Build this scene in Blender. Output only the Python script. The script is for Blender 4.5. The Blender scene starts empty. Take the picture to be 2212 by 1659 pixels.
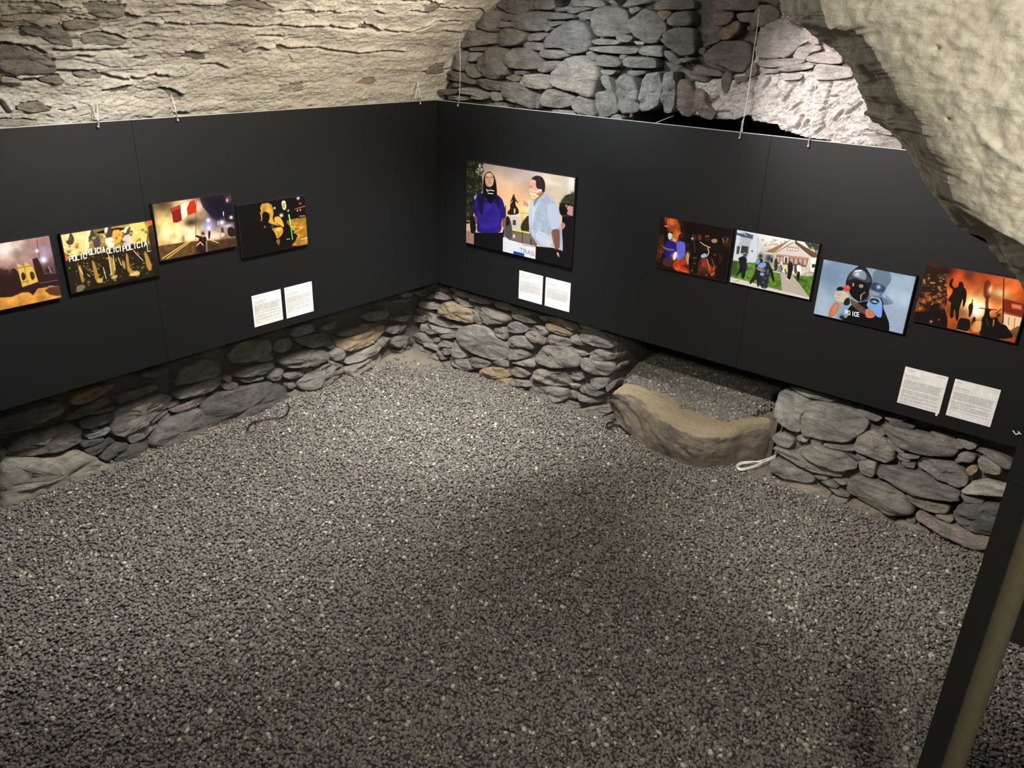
import bpy, bmesh, math, random
import numpy as np
from mathutils import Vector, Matrix, noise

random.seed(7)
rng = np.random.default_rng(11)
SC = bpy.context.scene
COL = SC.collection
W, H = 2212.0, 1659.0
Z0 = 0.575                       # height of the lower edge of the black panels above the gravel

# ------------------------------------------------------------------ camera
F_PX = 1756.996
YAW, PITCH, ROLL = -0.677622323, 0.415360878, 0.0307241797
CAM = np.array([3.89805228, -3.96914925, 1.67631268 + Z0])
def cam_axes():
    cy, sy, cp, sp = math.cos(YAW), math.sin(YAW), math.cos(PITCH), math.sin(PITCH)
    d = np.array([sy*cp, cy*cp, -sp]); r = np.array([cy, -sy, 0.0]); u = np.cross(r, d)
    c, s = math.cos(ROLL), math.sin(ROLL)
    return c*r+s*u, -s*r+c*u, d
AR, AU, AD = cam_axes()
cam_data = bpy.data.cameras.new('camera')
cam_data.sensor_fit = 'HORIZONTAL'; cam_data.sensor_width = 36.0
cam_data.lens = F_PX*36.0/W
cam_data.clip_start = 0.05; cam_data.clip_end = 100
cam = bpy.data.objects.new('camera', cam_data); COL.objects.link(cam)
cam.matrix_world = Matrix(((AR[0], AU[0], -AD[0], CAM[0]), (AR[1], AU[1], -AD[1], CAM[1]),
                           (AR[2], AU[2], -AD[2], CAM[2]), (0, 0, 0, 1)))
SC.camera = cam

# ------------------------------------------------------------------ world, lights, exposure
SC.view_settings.view_transform = 'Standard'
SC.view_settings.look = 'None'
SC.view_settings.gamma = 1.0
SC.view_settings.use_curve_mapping = False
SC.view_settings.exposure = 0.0
world = bpy.data.worlds.new('world'); SC.world = world
world.use_nodes = True
world.node_tree.nodes['Background'].inputs[0].default_value = (0.9, 0.95, 1.0, 1)
world.node_tree.nodes['Background'].inputs[1].default_value = 0.01

def spot(name, loc, target, power, color, angle, blend=0.6, radius=0.04):
    l = bpy.data.lights.new(name, 'SPOT'); l.energy = power; l.color = color
    l.spot_size = math.radians(angle); l.spot_blend = blend; l.shadow_soft_size = radius
    o = bpy.data.objects.new(name, l); COL.objects.link(o); o.location = loc
    o.rotation_euler = (Vector(target)-Vector(loc)).to_track_quat('-Z', 'Y').to_euler()
    return o
def area(name, loc, target, power, color, sx, sy):
    l = bpy.data.lights.new(name, 'AREA'); l.energy = power; l.color = color
    l.shape = 'RECTANGLE'; l.size = sx; l.size_y = sy
    o = bpy.data.objects.new(name, l); COL.objects.link(o); o.location = loc
    o.rotation_euler = (Vector(target)-Vector(loc)).to_track_quat('-Z', 'Y').to_euler()
    return o
def point(name, loc, power, color, radius):
    l = bpy.data.lights.new(name, 'POINT'); l.energy = power; l.color = color; l.shadow_soft_size = radius
    o = bpy.data.objects.new(name, l); COL.objects.link(o); o.location = loc
    return o
LAMP_A = (1.69, -0.81, 2.40)
LAMP_B = (1.985, -0.80, 2.40)
WARM = (1.0, 0.86, 0.66); NEUT = (1.0, 0.97, 0.93); COOL = (0.90, 0.96, 1.0)
point('crown_fill', (1.55, -1.45, 2.52), 38, (1.0, 0.98, 0.96), 0.12)  # added fill under the vault, no fixture of its own
spot('spot_corner', (1.20, -1.00, 2.60), (0.40, -0.70, 0.0), 150, NEUT, 75, 0.9)
spot('spot_far_left', (1.10, -0.85, 2.45), (1.15, 0.12, 1.84), 80, COOL, 80, 0.9)
spot('spot_far_right', (2.15, -0.75, 2.40), (2.65, 0.12, 1.90), 82, (1.0, 0.94, 0.94), 66, 0.9)
spot('spot_left_wall', (1.30, -2.25, 2.60), (0.0, -2.10, 0.2), 235, NEUT, 92, 0.9, 0.05)
spot('spot_pier', (1.45, -1.40, 2.62), (0.62, -0.25, 0.10), 330, NEUT, 60, 1.0)
spot('spot_right_panel', (2.55, -2.35, 2.52), (3.15, 0.0, 1.02), 320, (1.0, 0.95, 0.88), 76, 0.9)
spot('spot_vault_a', (1.30, -0.80, 2.48), (-0.07, -0.65, 1.96), 74, WARM, 110, 0.9, 0.08)
spot('spot_vault_b', (1.30, -1.95, 2.48), (-0.05, -1.95, 2.00), 36, WARM, 110, 0.9, 0.08)
spot('floor_fill', (1.7, -3.2, 2.76), (1.2, -3.2, 0.0), 55, NEUT, 84, 1.0, 0.08)  # added fill to lift the floor at lower left
spot('viewer_lamp', (4.55, -4.10, 2.76), (3.75, -2.45, 1.95), 260, (1.0, 0.95, 0.84), 98, 0.9, 0.2)

# ------------------------------------------------------------------ pixel -> real place on a wall, the floor or the vault
def ray(px, py):
    return AD + AR*(px-W/2)/F_PX + AU*(H/2-py)/F_PX
def on_plane(px, py, o, n):
    v = ray(px, py); t = ((np.array(o)-CAM) @ np.array(n))/(v @ np.array(n))
    return CAM + t*v
def on_axis(px, py, axis, val):
    v = ray(px, py); return CAM + v*(val-CAM[axis])/v[axis]

# ------------------------------------------------------------------ noise
_T = rng.random(65536)
def vnoise(x, y, seed=0):
    xi = np.floor(x).astype(np.int64); yi = np.floor(y).astype(np.int64)
    fx = x-xi; fy = y-yi; fx = fx*fx*(3-2*fx); fy = fy*fy*(3-2*fy)
    def h(a, b): return _T[((a*73856093) ^ (b*19349663) ^ (seed*83492791)) & 65535]
    return (h(xi, yi)*(1-fx)+h(xi+1, yi)*fx)*(1-fy)+(h(xi, yi+1)*(1-fx)+h(xi+1, yi+1)*fx)*fy
def fbm(x, y, oct=4, seed=0, gain=0.5):
    a, s, t = 1.0, 0.0, 0.0
    for i in range(oct):
        s = s+a*vnoise(x*2**i, y*2**i, seed+i*17); t += a; a *= gain
    return s/t-0.5

# ------------------------------------------------------------------ materials
def new_mat(name):
    m = bpy.data.materials.new(name); m.use_nodes = True
    nt = m.node_tree; nt.nodes.clear()
    out = nt.nodes.new('ShaderNodeOutputMaterial'); b = nt.nodes.new('ShaderNodeBsdfPrincipled')
    nt.links.new(b.outputs[0], out.inputs[0])
    return m, nt, b
def N(nt, t, **kw):
    n = nt.nodes.new(t)
    for k, v in kw.items(): setattr(n, k, v)
    return n
def ramp(nt, src, stops):
    r = N(nt, 'ShaderNodeValToRGB'); e = r.color_ramp.elements
    while len(e) < len(stops): e.new(0.5)
    for i, (p, c) in enumerate(stops): e[i].position = p; e[i].color = (*c, 1)
    nt.links.new(src, r.inputs[0]); return r.outputs[0]
def nz(nt, scale, detail=6, rough=0.6, vec=None, dist=0.0):
    n = N(nt, 'ShaderNodeTexNoise'); n.inputs['Scale'].default_value = scale; n.inputs['Detail'].default_value = detail
    n.inputs['Roughness'].default_value = rough; n.inputs['Distortion'].default_value = dist
    if vec is not None: nt.links.new(vec, n.inputs['Vector'])
    return n.outputs['Fac']
def mixc(nt, a, b, f, mode='MIX'):
    m = N(nt, 'ShaderNodeMix', data_type='RGBA', blend_type=mode)
    for s, v in ((m.inputs[0], f), (m.inputs[6], a), (m.inputs[7], b)):
        if hasattr(v, 'links'): nt.links.new(v, s)
        elif isinstance(v, tuple): s.default_value = (*v, 1)
        else: s.default_value = v
    return m.outputs[2]
def bump(nt, b, hgt, strength, dist=0.01):
    n = N(nt, 'ShaderNodeBump'); n.inputs['Strength'].default_value = strength; n.inputs['Distance'].default_value = dist
    nt.links.new(hgt, n.inputs['Height']); nt.links.new(n.outputs[0], b.inputs['Normal'])
def coords(nt, sc=(1, 1, 1)):
    t = N(nt, 'ShaderNodeTexCoord'); mp = N(nt, 'ShaderNodeMapping'); mp.inputs['Scale'].default_value = sc
    nt.links.new(t.outputs['Object'], mp.inputs[0]); return mp.outputs[0]

def mat_plain(name, col, rough=0.6, metal=0.0, bscale=0, bstr=0.2):
    m, nt, b = new_mat(name)
    v = coords(nt); f = nz(nt, 40 if not bscale else bscale, 4, 0.6, v)
    c = ramp(nt, f, [(0.3, tuple(x*0.88 for x in col)), (0.7, tuple(min(1, x*1.1) for x in col))])
    nt.links.new(c, b.inputs['Base Color']); b.inputs['Roughness'].default_value = rough; b.inputs['Metallic'].default_value = metal
    if bscale: bump(nt, b, f, bstr, 0.002)
    return m

def mat_stone():
    m, nt, b = new_mat('rubble_stone')
    oi = N(nt, 'ShaderNodeObjectInfo'); v = coords(nt)
    add = N(nt, 'ShaderNodeVectorMath', operation='ADD'); nt.links.new(v, add.inputs[0])
    sc = N(nt, 'ShaderNodeMath', operation='MULTIPLY'); nt.links.new(oi.outputs['Random'], sc.inputs[0]); sc.inputs[1].default_value = 20
    cx = N(nt, 'ShaderNodeCombineXYZ'); nt.links.new(sc.outputs[0], cx.inputs[0]); nt.links.new(cx.outputs[0], add.inputs[1])
    big = nz(nt, 9, 5, 0.65, add.outputs[0], 0.6)
    mp = N(nt, 'ShaderNodeMapping'); mp.inputs['Scale'].default_value = (14, 14, 60); nt.links.new(add.outputs[0], mp.inputs[0])
    band = nz(nt, 1.0, 6, 0.7, mp.outputs[0], 0.8)
    fine = nz(nt, 120, 8, 0.75, add.outputs[0])
    g = ramp(nt, big, [(0.3, (0.62, 0.62, 0.62)), (0.7, (1.25, 1.22, 1.15))])
    g2 = ramp(nt, band, [(0.35, (0.7, 0.7, 0.72)), (0.6, (1.1, 1.1, 1.1))])
    g3 = ramp(nt, fine, [(0.3, (0.62, 0.62, 0.62)), (0.55, (1.05, 1.05, 1.05)), (0.75, (1.45, 1.43, 1.38))])
    c = mixc(nt, oi.outputs['Color'], g, 1.0, 'MULTIPLY'); c = mixc(nt, c, g2, 0.7, 'MULTIPLY'); c = mixc(nt, c, g3, 1.0, 'MULTIPLY')
    nt.links.new(c, b.inputs['Base Color']); b.inputs['Roughness'].default_value = 0.72
    b.inputs['Specular IOR Level'].default_value = 0.35
    ma = N(nt, 'ShaderNodeMath', operation='ADD'); nt.links.new(fine, ma.inputs[0])
    mb = N(nt, 'ShaderNodeMath', operation='MULTIPLY'); nt.links.new(band, mb.inputs[0]); mb.inputs[1].default_value = 1.6
    nt.links.new(mb.outputs[0], ma.inputs[1]); bump(nt, b, ma.outputs[0], 0.9, 0.013)
    return m
def mat_plaster(name, lo, mid, hi, bs=0.7, stain=None, fs=90):
    m, nt, b = new_mat(name); v = coords(nt)
    big = nz(nt, 3.2, 6, 0.65, v, 0.5); fine = nz(nt, fs, 8, 0.75, v)
    vs = coords(nt, (6, 6, 40)); streak = nz(nt, 1.0, 6, 0.7, vs, 0.6)
    c = ramp(nt, big, [(0.28, lo), (0.5, mid), (0.72, hi)])
    c = mixc(nt, c, ramp(nt, fine, [(0.3, (0.72, 0.72, 0.72)), (0.62, (1.1, 1.1, 1.1))]), 0.9, 'MULTIPLY')
    c = mixc(nt, c, ramp(nt, streak, [(0.3, (0.78, 0.76, 0.74)), (0.55, (1.05, 1.05, 1.05))]), 0.4, 'MULTIPLY')
    nt.links.new(c, b.inputs['Base Color']); b.inputs['Roughness'].default_value = 0.9
    b.inputs['Specular IOR Level'].default_value = 0.2
    ma = N(nt, 'ShaderNodeMath', operation='ADD'); nt.links.new(fine, ma.inputs[0]); nt.links.new(streak, ma.inputs[1])
    bump(nt, b, ma.outputs[0], bs, 0.008)
    return m
def mat_pebble():
    m, nt, b = new_mat('river_pebble'); oi = N(nt, 'ShaderNodeObjectInfo')
    c = ramp(nt, oi.outputs['Random'], [(0.0, (0.128, 0.122, 0.113)), (0.3, (0.180, 0.168, 0.150)), (0.62, (0.222, 0.204, 0.178)), (0.84, (0.258, 0.234, 0.197)),
                                        (0.93, (0.18, 0.182, 0.19)), (0.962, (0.42, 0.39, 0.32)), (0.986, (0.60, 0.57, 0.50))])
    v = coords(nt); f = nz(nt, 3.0, 4, 0.6, v)
    c = mixc(nt, c, ramp(nt, f, [(0.3, (0.8, 0.8, 0.8)), (0.7, (1.15, 1.15, 1.15))]), 1.0, 'MULTIPLY')
    nt.links.new(c, b.inputs['Base Color']); b.inputs['Roughness'].default_value = 0.55
    b.inputs['Specular IOR Level'].default_value = 0.4
    return m
def mat_print(name, img):
    m, nt, b = new_mat(name); t = N(nt, 'ShaderNodeTexImage'); t.image = img; t.extension = 'EXTEND'
    nt.links.new(t.outputs[0], b.inputs['Base Color']); b.inputs['Roughness'].default_value = 0.42
    b.inputs['Specular IOR Level'].default_value = 0.25
    return m

M = {}
M['stone'] = mat_stone()
M['vault'] = mat_plaster('lime_washed_vault', (0.42, 0.385, 0.315), (0.56, 0.525, 0.445), (0.66, 0.63, 0.54), 1.0, fs=70)
M['mortar'] = mat_plaster('grey_mortar', (0.20, 0.19, 0.17), (0.29, 0.27, 0.245), (0.37, 0.35, 0.31), 0.9)
M['joint'] = mat_plaster('shaded_joint', (0.085, 0.08, 0.07), (0.13, 0.12, 0.105), (0.18, 0.165, 0.145), 0.9)  # mortar darkened to paint the shade in the gaps between stones
M['plaster'] = mat_plaster('pinkish_plaster', (0.46, 0.42, 0.39), (0.58, 0.54, 0.51), (0.66, 0.62, 0.60), 1.0)
M['slab'] = mat_plaster('cream_render', (0.50, 0.46, 0.36), (0.60, 0.56, 0.45), (0.68, 0.64, 0.53), 0.6, fs=55)
M['earth'] = mat_plaster('packed_earth', (0.20, 0.175, 0.14), (0.27, 0.24, 0.195), (0.34, 0.305, 0.25), 0.8)
M['bed'] = mat_plaster('shaded_gravel_bed', (0.05, 0.047, 0.042), (0.07, 0.066, 0.06), (0.09, 0.084, 0.076), 0.8)  # dark colour paints the shade in the gaps between pebbles
M['shaded_stone'] = mat_plaster('shaded_niche_stone', (0.05, 0.048, 0.044), (0.08, 0.075, 0.07), (0.11, 0.1, 0.09), 0.8)  # stone colour darkened for the unlit inside of the opening
M['pebble'] = mat_pebble()
M['panel'] = mat_plain('black_panel', (0.0044, 0.0048, 0.0058), 0.6, 0, 350, 0.08)
M['panel'].node_tree.nodes['Principled BSDF'].inputs['Specular IOR Level'].default_value = 0.34
M['edge'] = mat_plain('lit_panel_edge', (0.42, 0.41, 0.40), 0.6)  # pale colour paints the light caught along the panels' top edge
M['frame'] = mat_plain('black_mount', (0.012, 0.012, 0.013), 0.4)
M['card'] = mat_plain('white_card', (0.80, 0.79, 0.77), 0.7)
M['ink'] = mat_plain('grey_ink', (0.42, 0.41, 0.41), 0.8)
M['ink2'] = mat_plain('dark_ink', (0.16, 0.16, 0.16), 0.8)
M['cord'] = mat_plain('white_cord', (0.66, 0.64, 0.58), 0.8)
M['metal'] = mat_plain('steel', (0.55, 0.54, 0.52), 0.35, 0.9)
M['black'] = mat_plain('black_rubber', (0.012, 0.012, 0.012), 0.45)
M['whitecable'] = mat_plain('white_cable', (0.82, 0.81, 0.78), 0.4)
M['post'] = mat_plain('black_painted_steel', (0.014, 0.0135, 0.012), 0.45)
M['olive'] = mat_plain('olive_sheen_steel', (0.10, 0.088, 0.052), 0.45)  # olive colour stands for warm light reflected by the black post
M['lens'] = mat_plain('lamp_lens', (0.5, 0.5, 0.5), 0.2)
m, nt, b = new_mat('lamp_glow'); b.inputs['Emission Color'].default_value = (1, 0.93, 0.8, 1); b.inputs['Emission Strength'].default_value = 12
M['glow'] = m

# ------------------------------------------------------------------ object helpers
def link(name, me, mat=None, parent=None):
    o = bpy.data.objects.new(name, me); COL.objects.link(o)
    if mat is not None:
        for mm in (mat if isinstance(mat, (list, tuple)) else [mat]): me.materials.append(mm)
    if parent is not None: o.parent = parent
    return o
def mesh(name, verts, faces, smooth=True, mi=None):
    me = bpy.data.meshes.new(name); me.from_pydata([tuple(map(float, v)) for v in verts], [], faces)
    if smooth: me.polygons.foreach_set('use_smooth', [True]*len(me.polygons))
    if mi is not None: me.polygons.foreach_set('material_index', mi)
    me.update(); return me
def npmesh(name, V, Q, smooth=True, mi=None):
    me = bpy.data.meshes.new(name)
    V = np.asarray(V, np.float32).reshape(-1, 3); Q = np.asarray(Q, np.int32).reshape(-1, 4); n = len(Q)
    me.vertices.add(len(V)); me.vertices.foreach_set('co', V.ravel())
    me.loops.add(n*4); me.loops.foreach_set('vertex_index', Q.ravel())
    me.polygons.add(n); me.polygons.foreach_set('loop_start', np.arange(n, dtype=np.int32)*4)
    me.polygons.foreach_set('loop_total', np.full(n, 4, np.int32))
    me.polygons.foreach_set('use_smooth', np.full(n, smooth))
    if mi is not None: me.polygons.foreach_set('material_index', np.asarray(mi, np.int32))
    me.update(calc_edges=True); me.validate(); return me
def gridq(nr, nc, off=0):
    i = np.arange(nr-1)[:, None]*nc+np.arange(nc-1)[None, :]
    return np.stack([i, i+1, i+nc+1, i+nc], -1).reshape(-1, 4)+off
def boxbm(bm, lo, hi, bevel=0.0):
    r = bmesh.ops.create_cube(bm, size=1.0)
    lo, hi = Vector(lo), Vector(hi)
    for v in r['verts']: v.co = Vector(((v.co[i]+0.5)*(hi[i]-lo[i])+lo[i] for i in range(3)))
    if bevel:
        es = list({e for v in r['verts'] for e in v.link_edges})
        bmesh.ops.bevel(bm, geom=es, offset=bevel, segments=2, affect='EDGES')
def bmobj(name, bm, mat, parent=None, smooth=False):
    me = bpy.data.meshes.new(name); bm.to_mesh(me); bm.free()
    if smooth: me.polygons.foreach_set('use_smooth', [True]*len(me.polygons))
    return link(name, me, mat, parent)
def box(name, lo, hi, mat, parent=None, bevel=0.0):
    bm = bmesh.new(); boxbm(bm, lo, hi, bevel); return bmobj(name, bm, mat, parent)
def tag(o, label=None, cat=None, group=None, kind=None):
    if label: o['label'] = label
    if cat: o['category'] = cat
    if group: o['group'] = group
    if kind: o['kind'] = kind
    return o
def empty(name, loc):
    o = bpy.data.objects.new(name, None); COL.objects.link(o); o.location = loc; o.empty_display_size = 0.05; return o
def chaikin(p, n=2, closed=True):
    p = np.asarray(p, float)
    for _ in range(n):
        if closed: q = np.roll(p, -1, 0); p = np.stack([p*.75+q*.25, p*.25+q*.75], 1).reshape(-1, p.shape[1])
        else: q = np.stack([p[:-1]*.75+p[1:]*.25, p[:-1]*.25+p[1:]*.75], 1).reshape(-1, p.shape[1]); p = np.vstack([p[:1], q, p[-1:]])
    return p
def tube(name, pts, rad, mat, parent=None, seg=6, smooth_n=2):
    P = chaikin(pts, smooth_n, False); n = len(P); V = []; Fc = []
    for i in range(n):
        t = P[min(i+1, n-1)]-P[max(i-1, 0)]; t /= np.linalg.norm(t)+1e-9
        a = np.cross(t, [0.31, 0.17, 0.93]); a /= np.linalg.norm(a)+1e-9; b2 = np.cross(t, a)
        r = rad[i*len(rad)//n] if isinstance(rad, (list, tuple)) else rad
        for k in range(seg):
            an = 2*math.pi*k/seg; V.append(P[i]+r*(math.cos(an)*a+math.sin(an)*b2))
    for i in range(n-1):
        for k in range(seg): Fc.append((i*seg+k, i*seg+(k+1) % seg, (i+1)*seg+(k+1) % seg, (i+1)*seg+k))
    Fc.append(tuple(range(seg))[::-1]); Fc.append(tuple(range((n-1)*seg, n*seg)))
    return link(name, mesh(name, V, Fc), mat, parent)
def inside(px, py, poly):
    poly = np.asarray(poly, float); x0, y0 = poly[:, 0], poly[:, 1]; x1, y1 = np.roll(x0, -1), np.roll(y0, -1)
    r = np.zeros(np.shape(px), bool)
    for a, b_, c, d in zip(x0, y0, x1, y1):
        if b_ == d: continue
        k = ((b_ > py) != (d > py)) & (px < (c-a)*(py-b_)/(d-b_)+a); r ^= k
    return r
def segdist(X, Y, pl):
    D = np.full(X.shape, 9.0)
    for (a, b_), (c, d) in zip(pl[:-1], pl[1:]):
        dx, dy = c-a, d-b_; L = dx*dx+dy*dy+1e-12
        t = np.clip(((X-a)*dx+(Y-b_)*dy)/L, 0, 1); D = np.minimum(D, np.hypot(X-a-t*dx, Y-b_-t*dy))
    return D
def parse(s, ox, oy, k):
    out = []
    for it in s.replace('\n', ' ').split(';'):
        it = it.strip()
        if not it: continue
        code = ''
        if ':' in it: code, it = it.split(':')
        pts = [tuple(map(float, w.split(','))) for w in it.split()]
        out.append((code.strip(), np.array([(ox+x*k, oy+y*k) for x, y in pts])))
    return out

# ------------------------------------------------------------------ traced outlines of the stones (zoom windows of the photograph)
UP_FAR = parse('''545,40 600,0 820,0 835,60 800,120 700,115 620,90; 832,0 872,0 866,88 838,66; 878,0 1055,0 1050,60 1020,85 900,80 870,40;
1060,62 1140,52 1200,62 1120,100 1030,88; 1150,0 1270,0 1310,52 1230,55 1180,40; 1275,0 1440,0 1475,45 1400,65 1315,48; 1135,90 1180,68 1310,55 1370,72 1300,95 1180,115;
1500,0 1490,20 1560,32 1660,64 1750,40 1860,0; 1840,60 1910,0 2205,0 2205,70 2100,80 1900,80; 590,122 610,110 740,117 700,170 620,175;
680,180 720,130 850,95 975,100 965,180 930,260 830,260 672,222; 960,130 990,100 1190,115 1195,155 1030,165 975,155; 975,185 1080,175 1120,185 1030,225 980,225;
930,240 975,200 1020,240 980,270; 1220,130 1300,98 1390,88 1370,165 1290,165; 1370,170 1400,80 1490,50 1580,60 1650,100 1680,250 1620,300 1420,305 1370,260;
1670,72 1740,52 1760,80 1690,125; r:1670,180 1750,120 1790,70 1890,95 1960,180 1980,250 1910,350 1830,360 1740,310 1690,240; o:1905,100 1990,85 2025,110 1960,175 1910,140;
1965,190 2040,105 2205,88 2205,215 2050,220; 1975,290 2030,240 2205,225 2230,440 2120,470 2050,430 1990,350; 350,165 470,80 600,100 570,230 545,270 400,230;
560,190 600,177 665,182 665,230 555,230; 255,370 290,290 400,245 550,275 545,360 400,385 280,400; 560,300 600,240 690,235 830,280 790,350 720,385 570,385;
805,300 860,277 975,272 980,292 930,340 830,345; 780,370 830,347 940,362 945,420 860,420 790,395; 955,360 1020,260 1180,170 1300,190 1350,290 1345,420 1200,455 1130,400 970,400;
1350,340 1440,320 1600,350 1540,375 1380,375; 1560,300 1640,287 1710,312 1660,360 1580,345; 1355,395 1540,382 1700,397 1730,440 1640,455 1450,440 1360,420;
1740,400 1860,378 1965,387 1965,480 1880,470 1750,455; l:1700,342 1800,352 1790,375 1720,370; 1910,310 1950,320 2020,410 1990,400; 330,400 460,392 460,425 340,430;
180,560 240,430 320,430 310,510 300,600 200,580; l:320,437 415,442 365,520 317,510; 385,530 470,410 560,395 660,420 640,500 660,610 570,665 480,650 400,590;
645,500 690,410 840,400 900,470 930,530 880,580 700,575 650,540; 905,450 930,415 1140,420 1180,470 1060,500 920,475; 890,590 940,520 1060,507 1110,530 1000,605 930,605;
l:1000,640 1060,550 1180,480 1300,465 1400,540 1415,650 1360,830 1250,780 1130,750 1010,700; 1310,440 1350,425 1400,470 1380,510 1320,480;
1390,490 1450,457 1570,480 1610,530 1580,565 1450,555 1390,540; 1590,460 1640,462 1620,500 1590,490; 1620,510 1660,472 1900,487 1905,570 1720,570 1620,555;
310,570 350,530 380,590 430,640 370,655 320,620; 80,620 180,592 290,612 370,690 340,710 240,680 110,660; 180,690 250,692 240,730 190,730; 390,672 460,657 600,690 570,765 480,750 380,710;
630,650 700,622 760,640 740,690 640,660; 700,592 800,592 790,630 710,625; l:740,690 800,622 990,622 990,740 900,750 770,715; 590,740 620,692 720,685 800,740 880,790 885,908 820,890 680,840 620,800;
892,800 930,787 915,915 892,910; l:935,800 1000,742 1130,770 1215,820 1190,880 1080,910 940,880; l:1180,900 1240,790 1370,840 1410,980 1280,970; l:1380,850 1400,780 1500,760 1560,800 1600,930 1480,980 1420,980;
l:1420,640 1490,620 1560,780 1600,900 1540,800 1440,700; b:1580,700 1620,622 1740,642 1790,780 1780,930 1680,950 1620,900; b:1800,700 1840,622 1960,602 1960,870 1880,920 1790,930;
b:1970,620 2060,592 2080,700 2070,930 1990,940 1970,850; 1650,592 1800,592 1810,612 1730,640 1670,620; l:1430,582 1560,592 1520,630 1440,620; 20,795 80,747 230,747 225,790 100,800;
l:255,730 380,745 480,780 460,835 350,790 260,785; l:350,797 430,812 440,840 345,830; l:490,790 520,767 590,780 620,840 540,850; 150,802 240,802 310,812 310,845 150,835;
l:430,870 520,852 700,870 690,900 560,890; l:700,882 780,872 860,915 800,915 720,900; l:930,925 1080,917 1180,935 1240,970 1050,945; l:1500,985 1570,947 1620,1000 1560,1000;
1960,420 2040,440 2100,520 2060,550 1990,490; p:2080,490 2180,482 2205,500 2120,530''', 930, 0, .25769)
UP_FAR += parse('''p:500,0 890,0 880,70 800,85 560,80 500,40; p:530,102 680,92 700,120 640,200 540,210 520,150; p:700,112 840,92 850,170 760,180 720,150;
o:560,265 640,200 720,160 745,180 740,240 660,315 600,320; 430,360 540,302 590,312 560,340 450,370; p:450,450 510,370 600,325 780,330 825,380 830,480 770,575 680,560 600,520 480,490;
410,390 440,377 470,380 450,440 410,430; p:790,210 850,202 850,240 800,245; p:800,290 900,282 900,340 830,350; p:830,130 900,40 1030,45 1060,130 970,180 930,210 830,215;
q:915,270 960,190 1060,150 1180,210 1280,280 1290,320 1180,390 1120,455 920,460 870,400; q:1090,200 1100,130 1160,200 1180,240 1110,240; q:1200,240 1290,235 1360,300 1380,350 1310,350;
q:1160,460 1210,370 1380,360 1390,400 1300,420 1260,480; q:890,480 1090,467 1250,462 1240,500 1000,540 900,520; q:1260,460 1400,412 1550,422 1560,500 1480,510 1280,490;
q:1050,530 1180,507 1335,512 1330,540 1150,570 1060,565; q:1330,560 1360,507 1480,520 1640,540 1640,610 1470,635 1330,630; q:900,552 1050,547 1050,580 920,585; q:1060,592 1240,582 1230,630 1090,640;
p:360,510 590,570 580,610 480,600 350,560; p:320,590 480,622 480,660 330,620; p:590,630 610,570 680,590 640,740 600,740; p:690,612 800,602 800,650 690,660; p:780,580 860,490 880,560 860,600 790,620;
p:250,640 350,640 400,760 380,880 330,930 250,900;
p:390,700 480,740 470,820 560,900 500,955 420,930 380,860; q:1740,1060 1860,1070 1980,1095 2050,1190 1860,1165;
q:1740,970 1920,1020 1970,1080 1800,1050''', 1400, 0, .27125)
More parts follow.
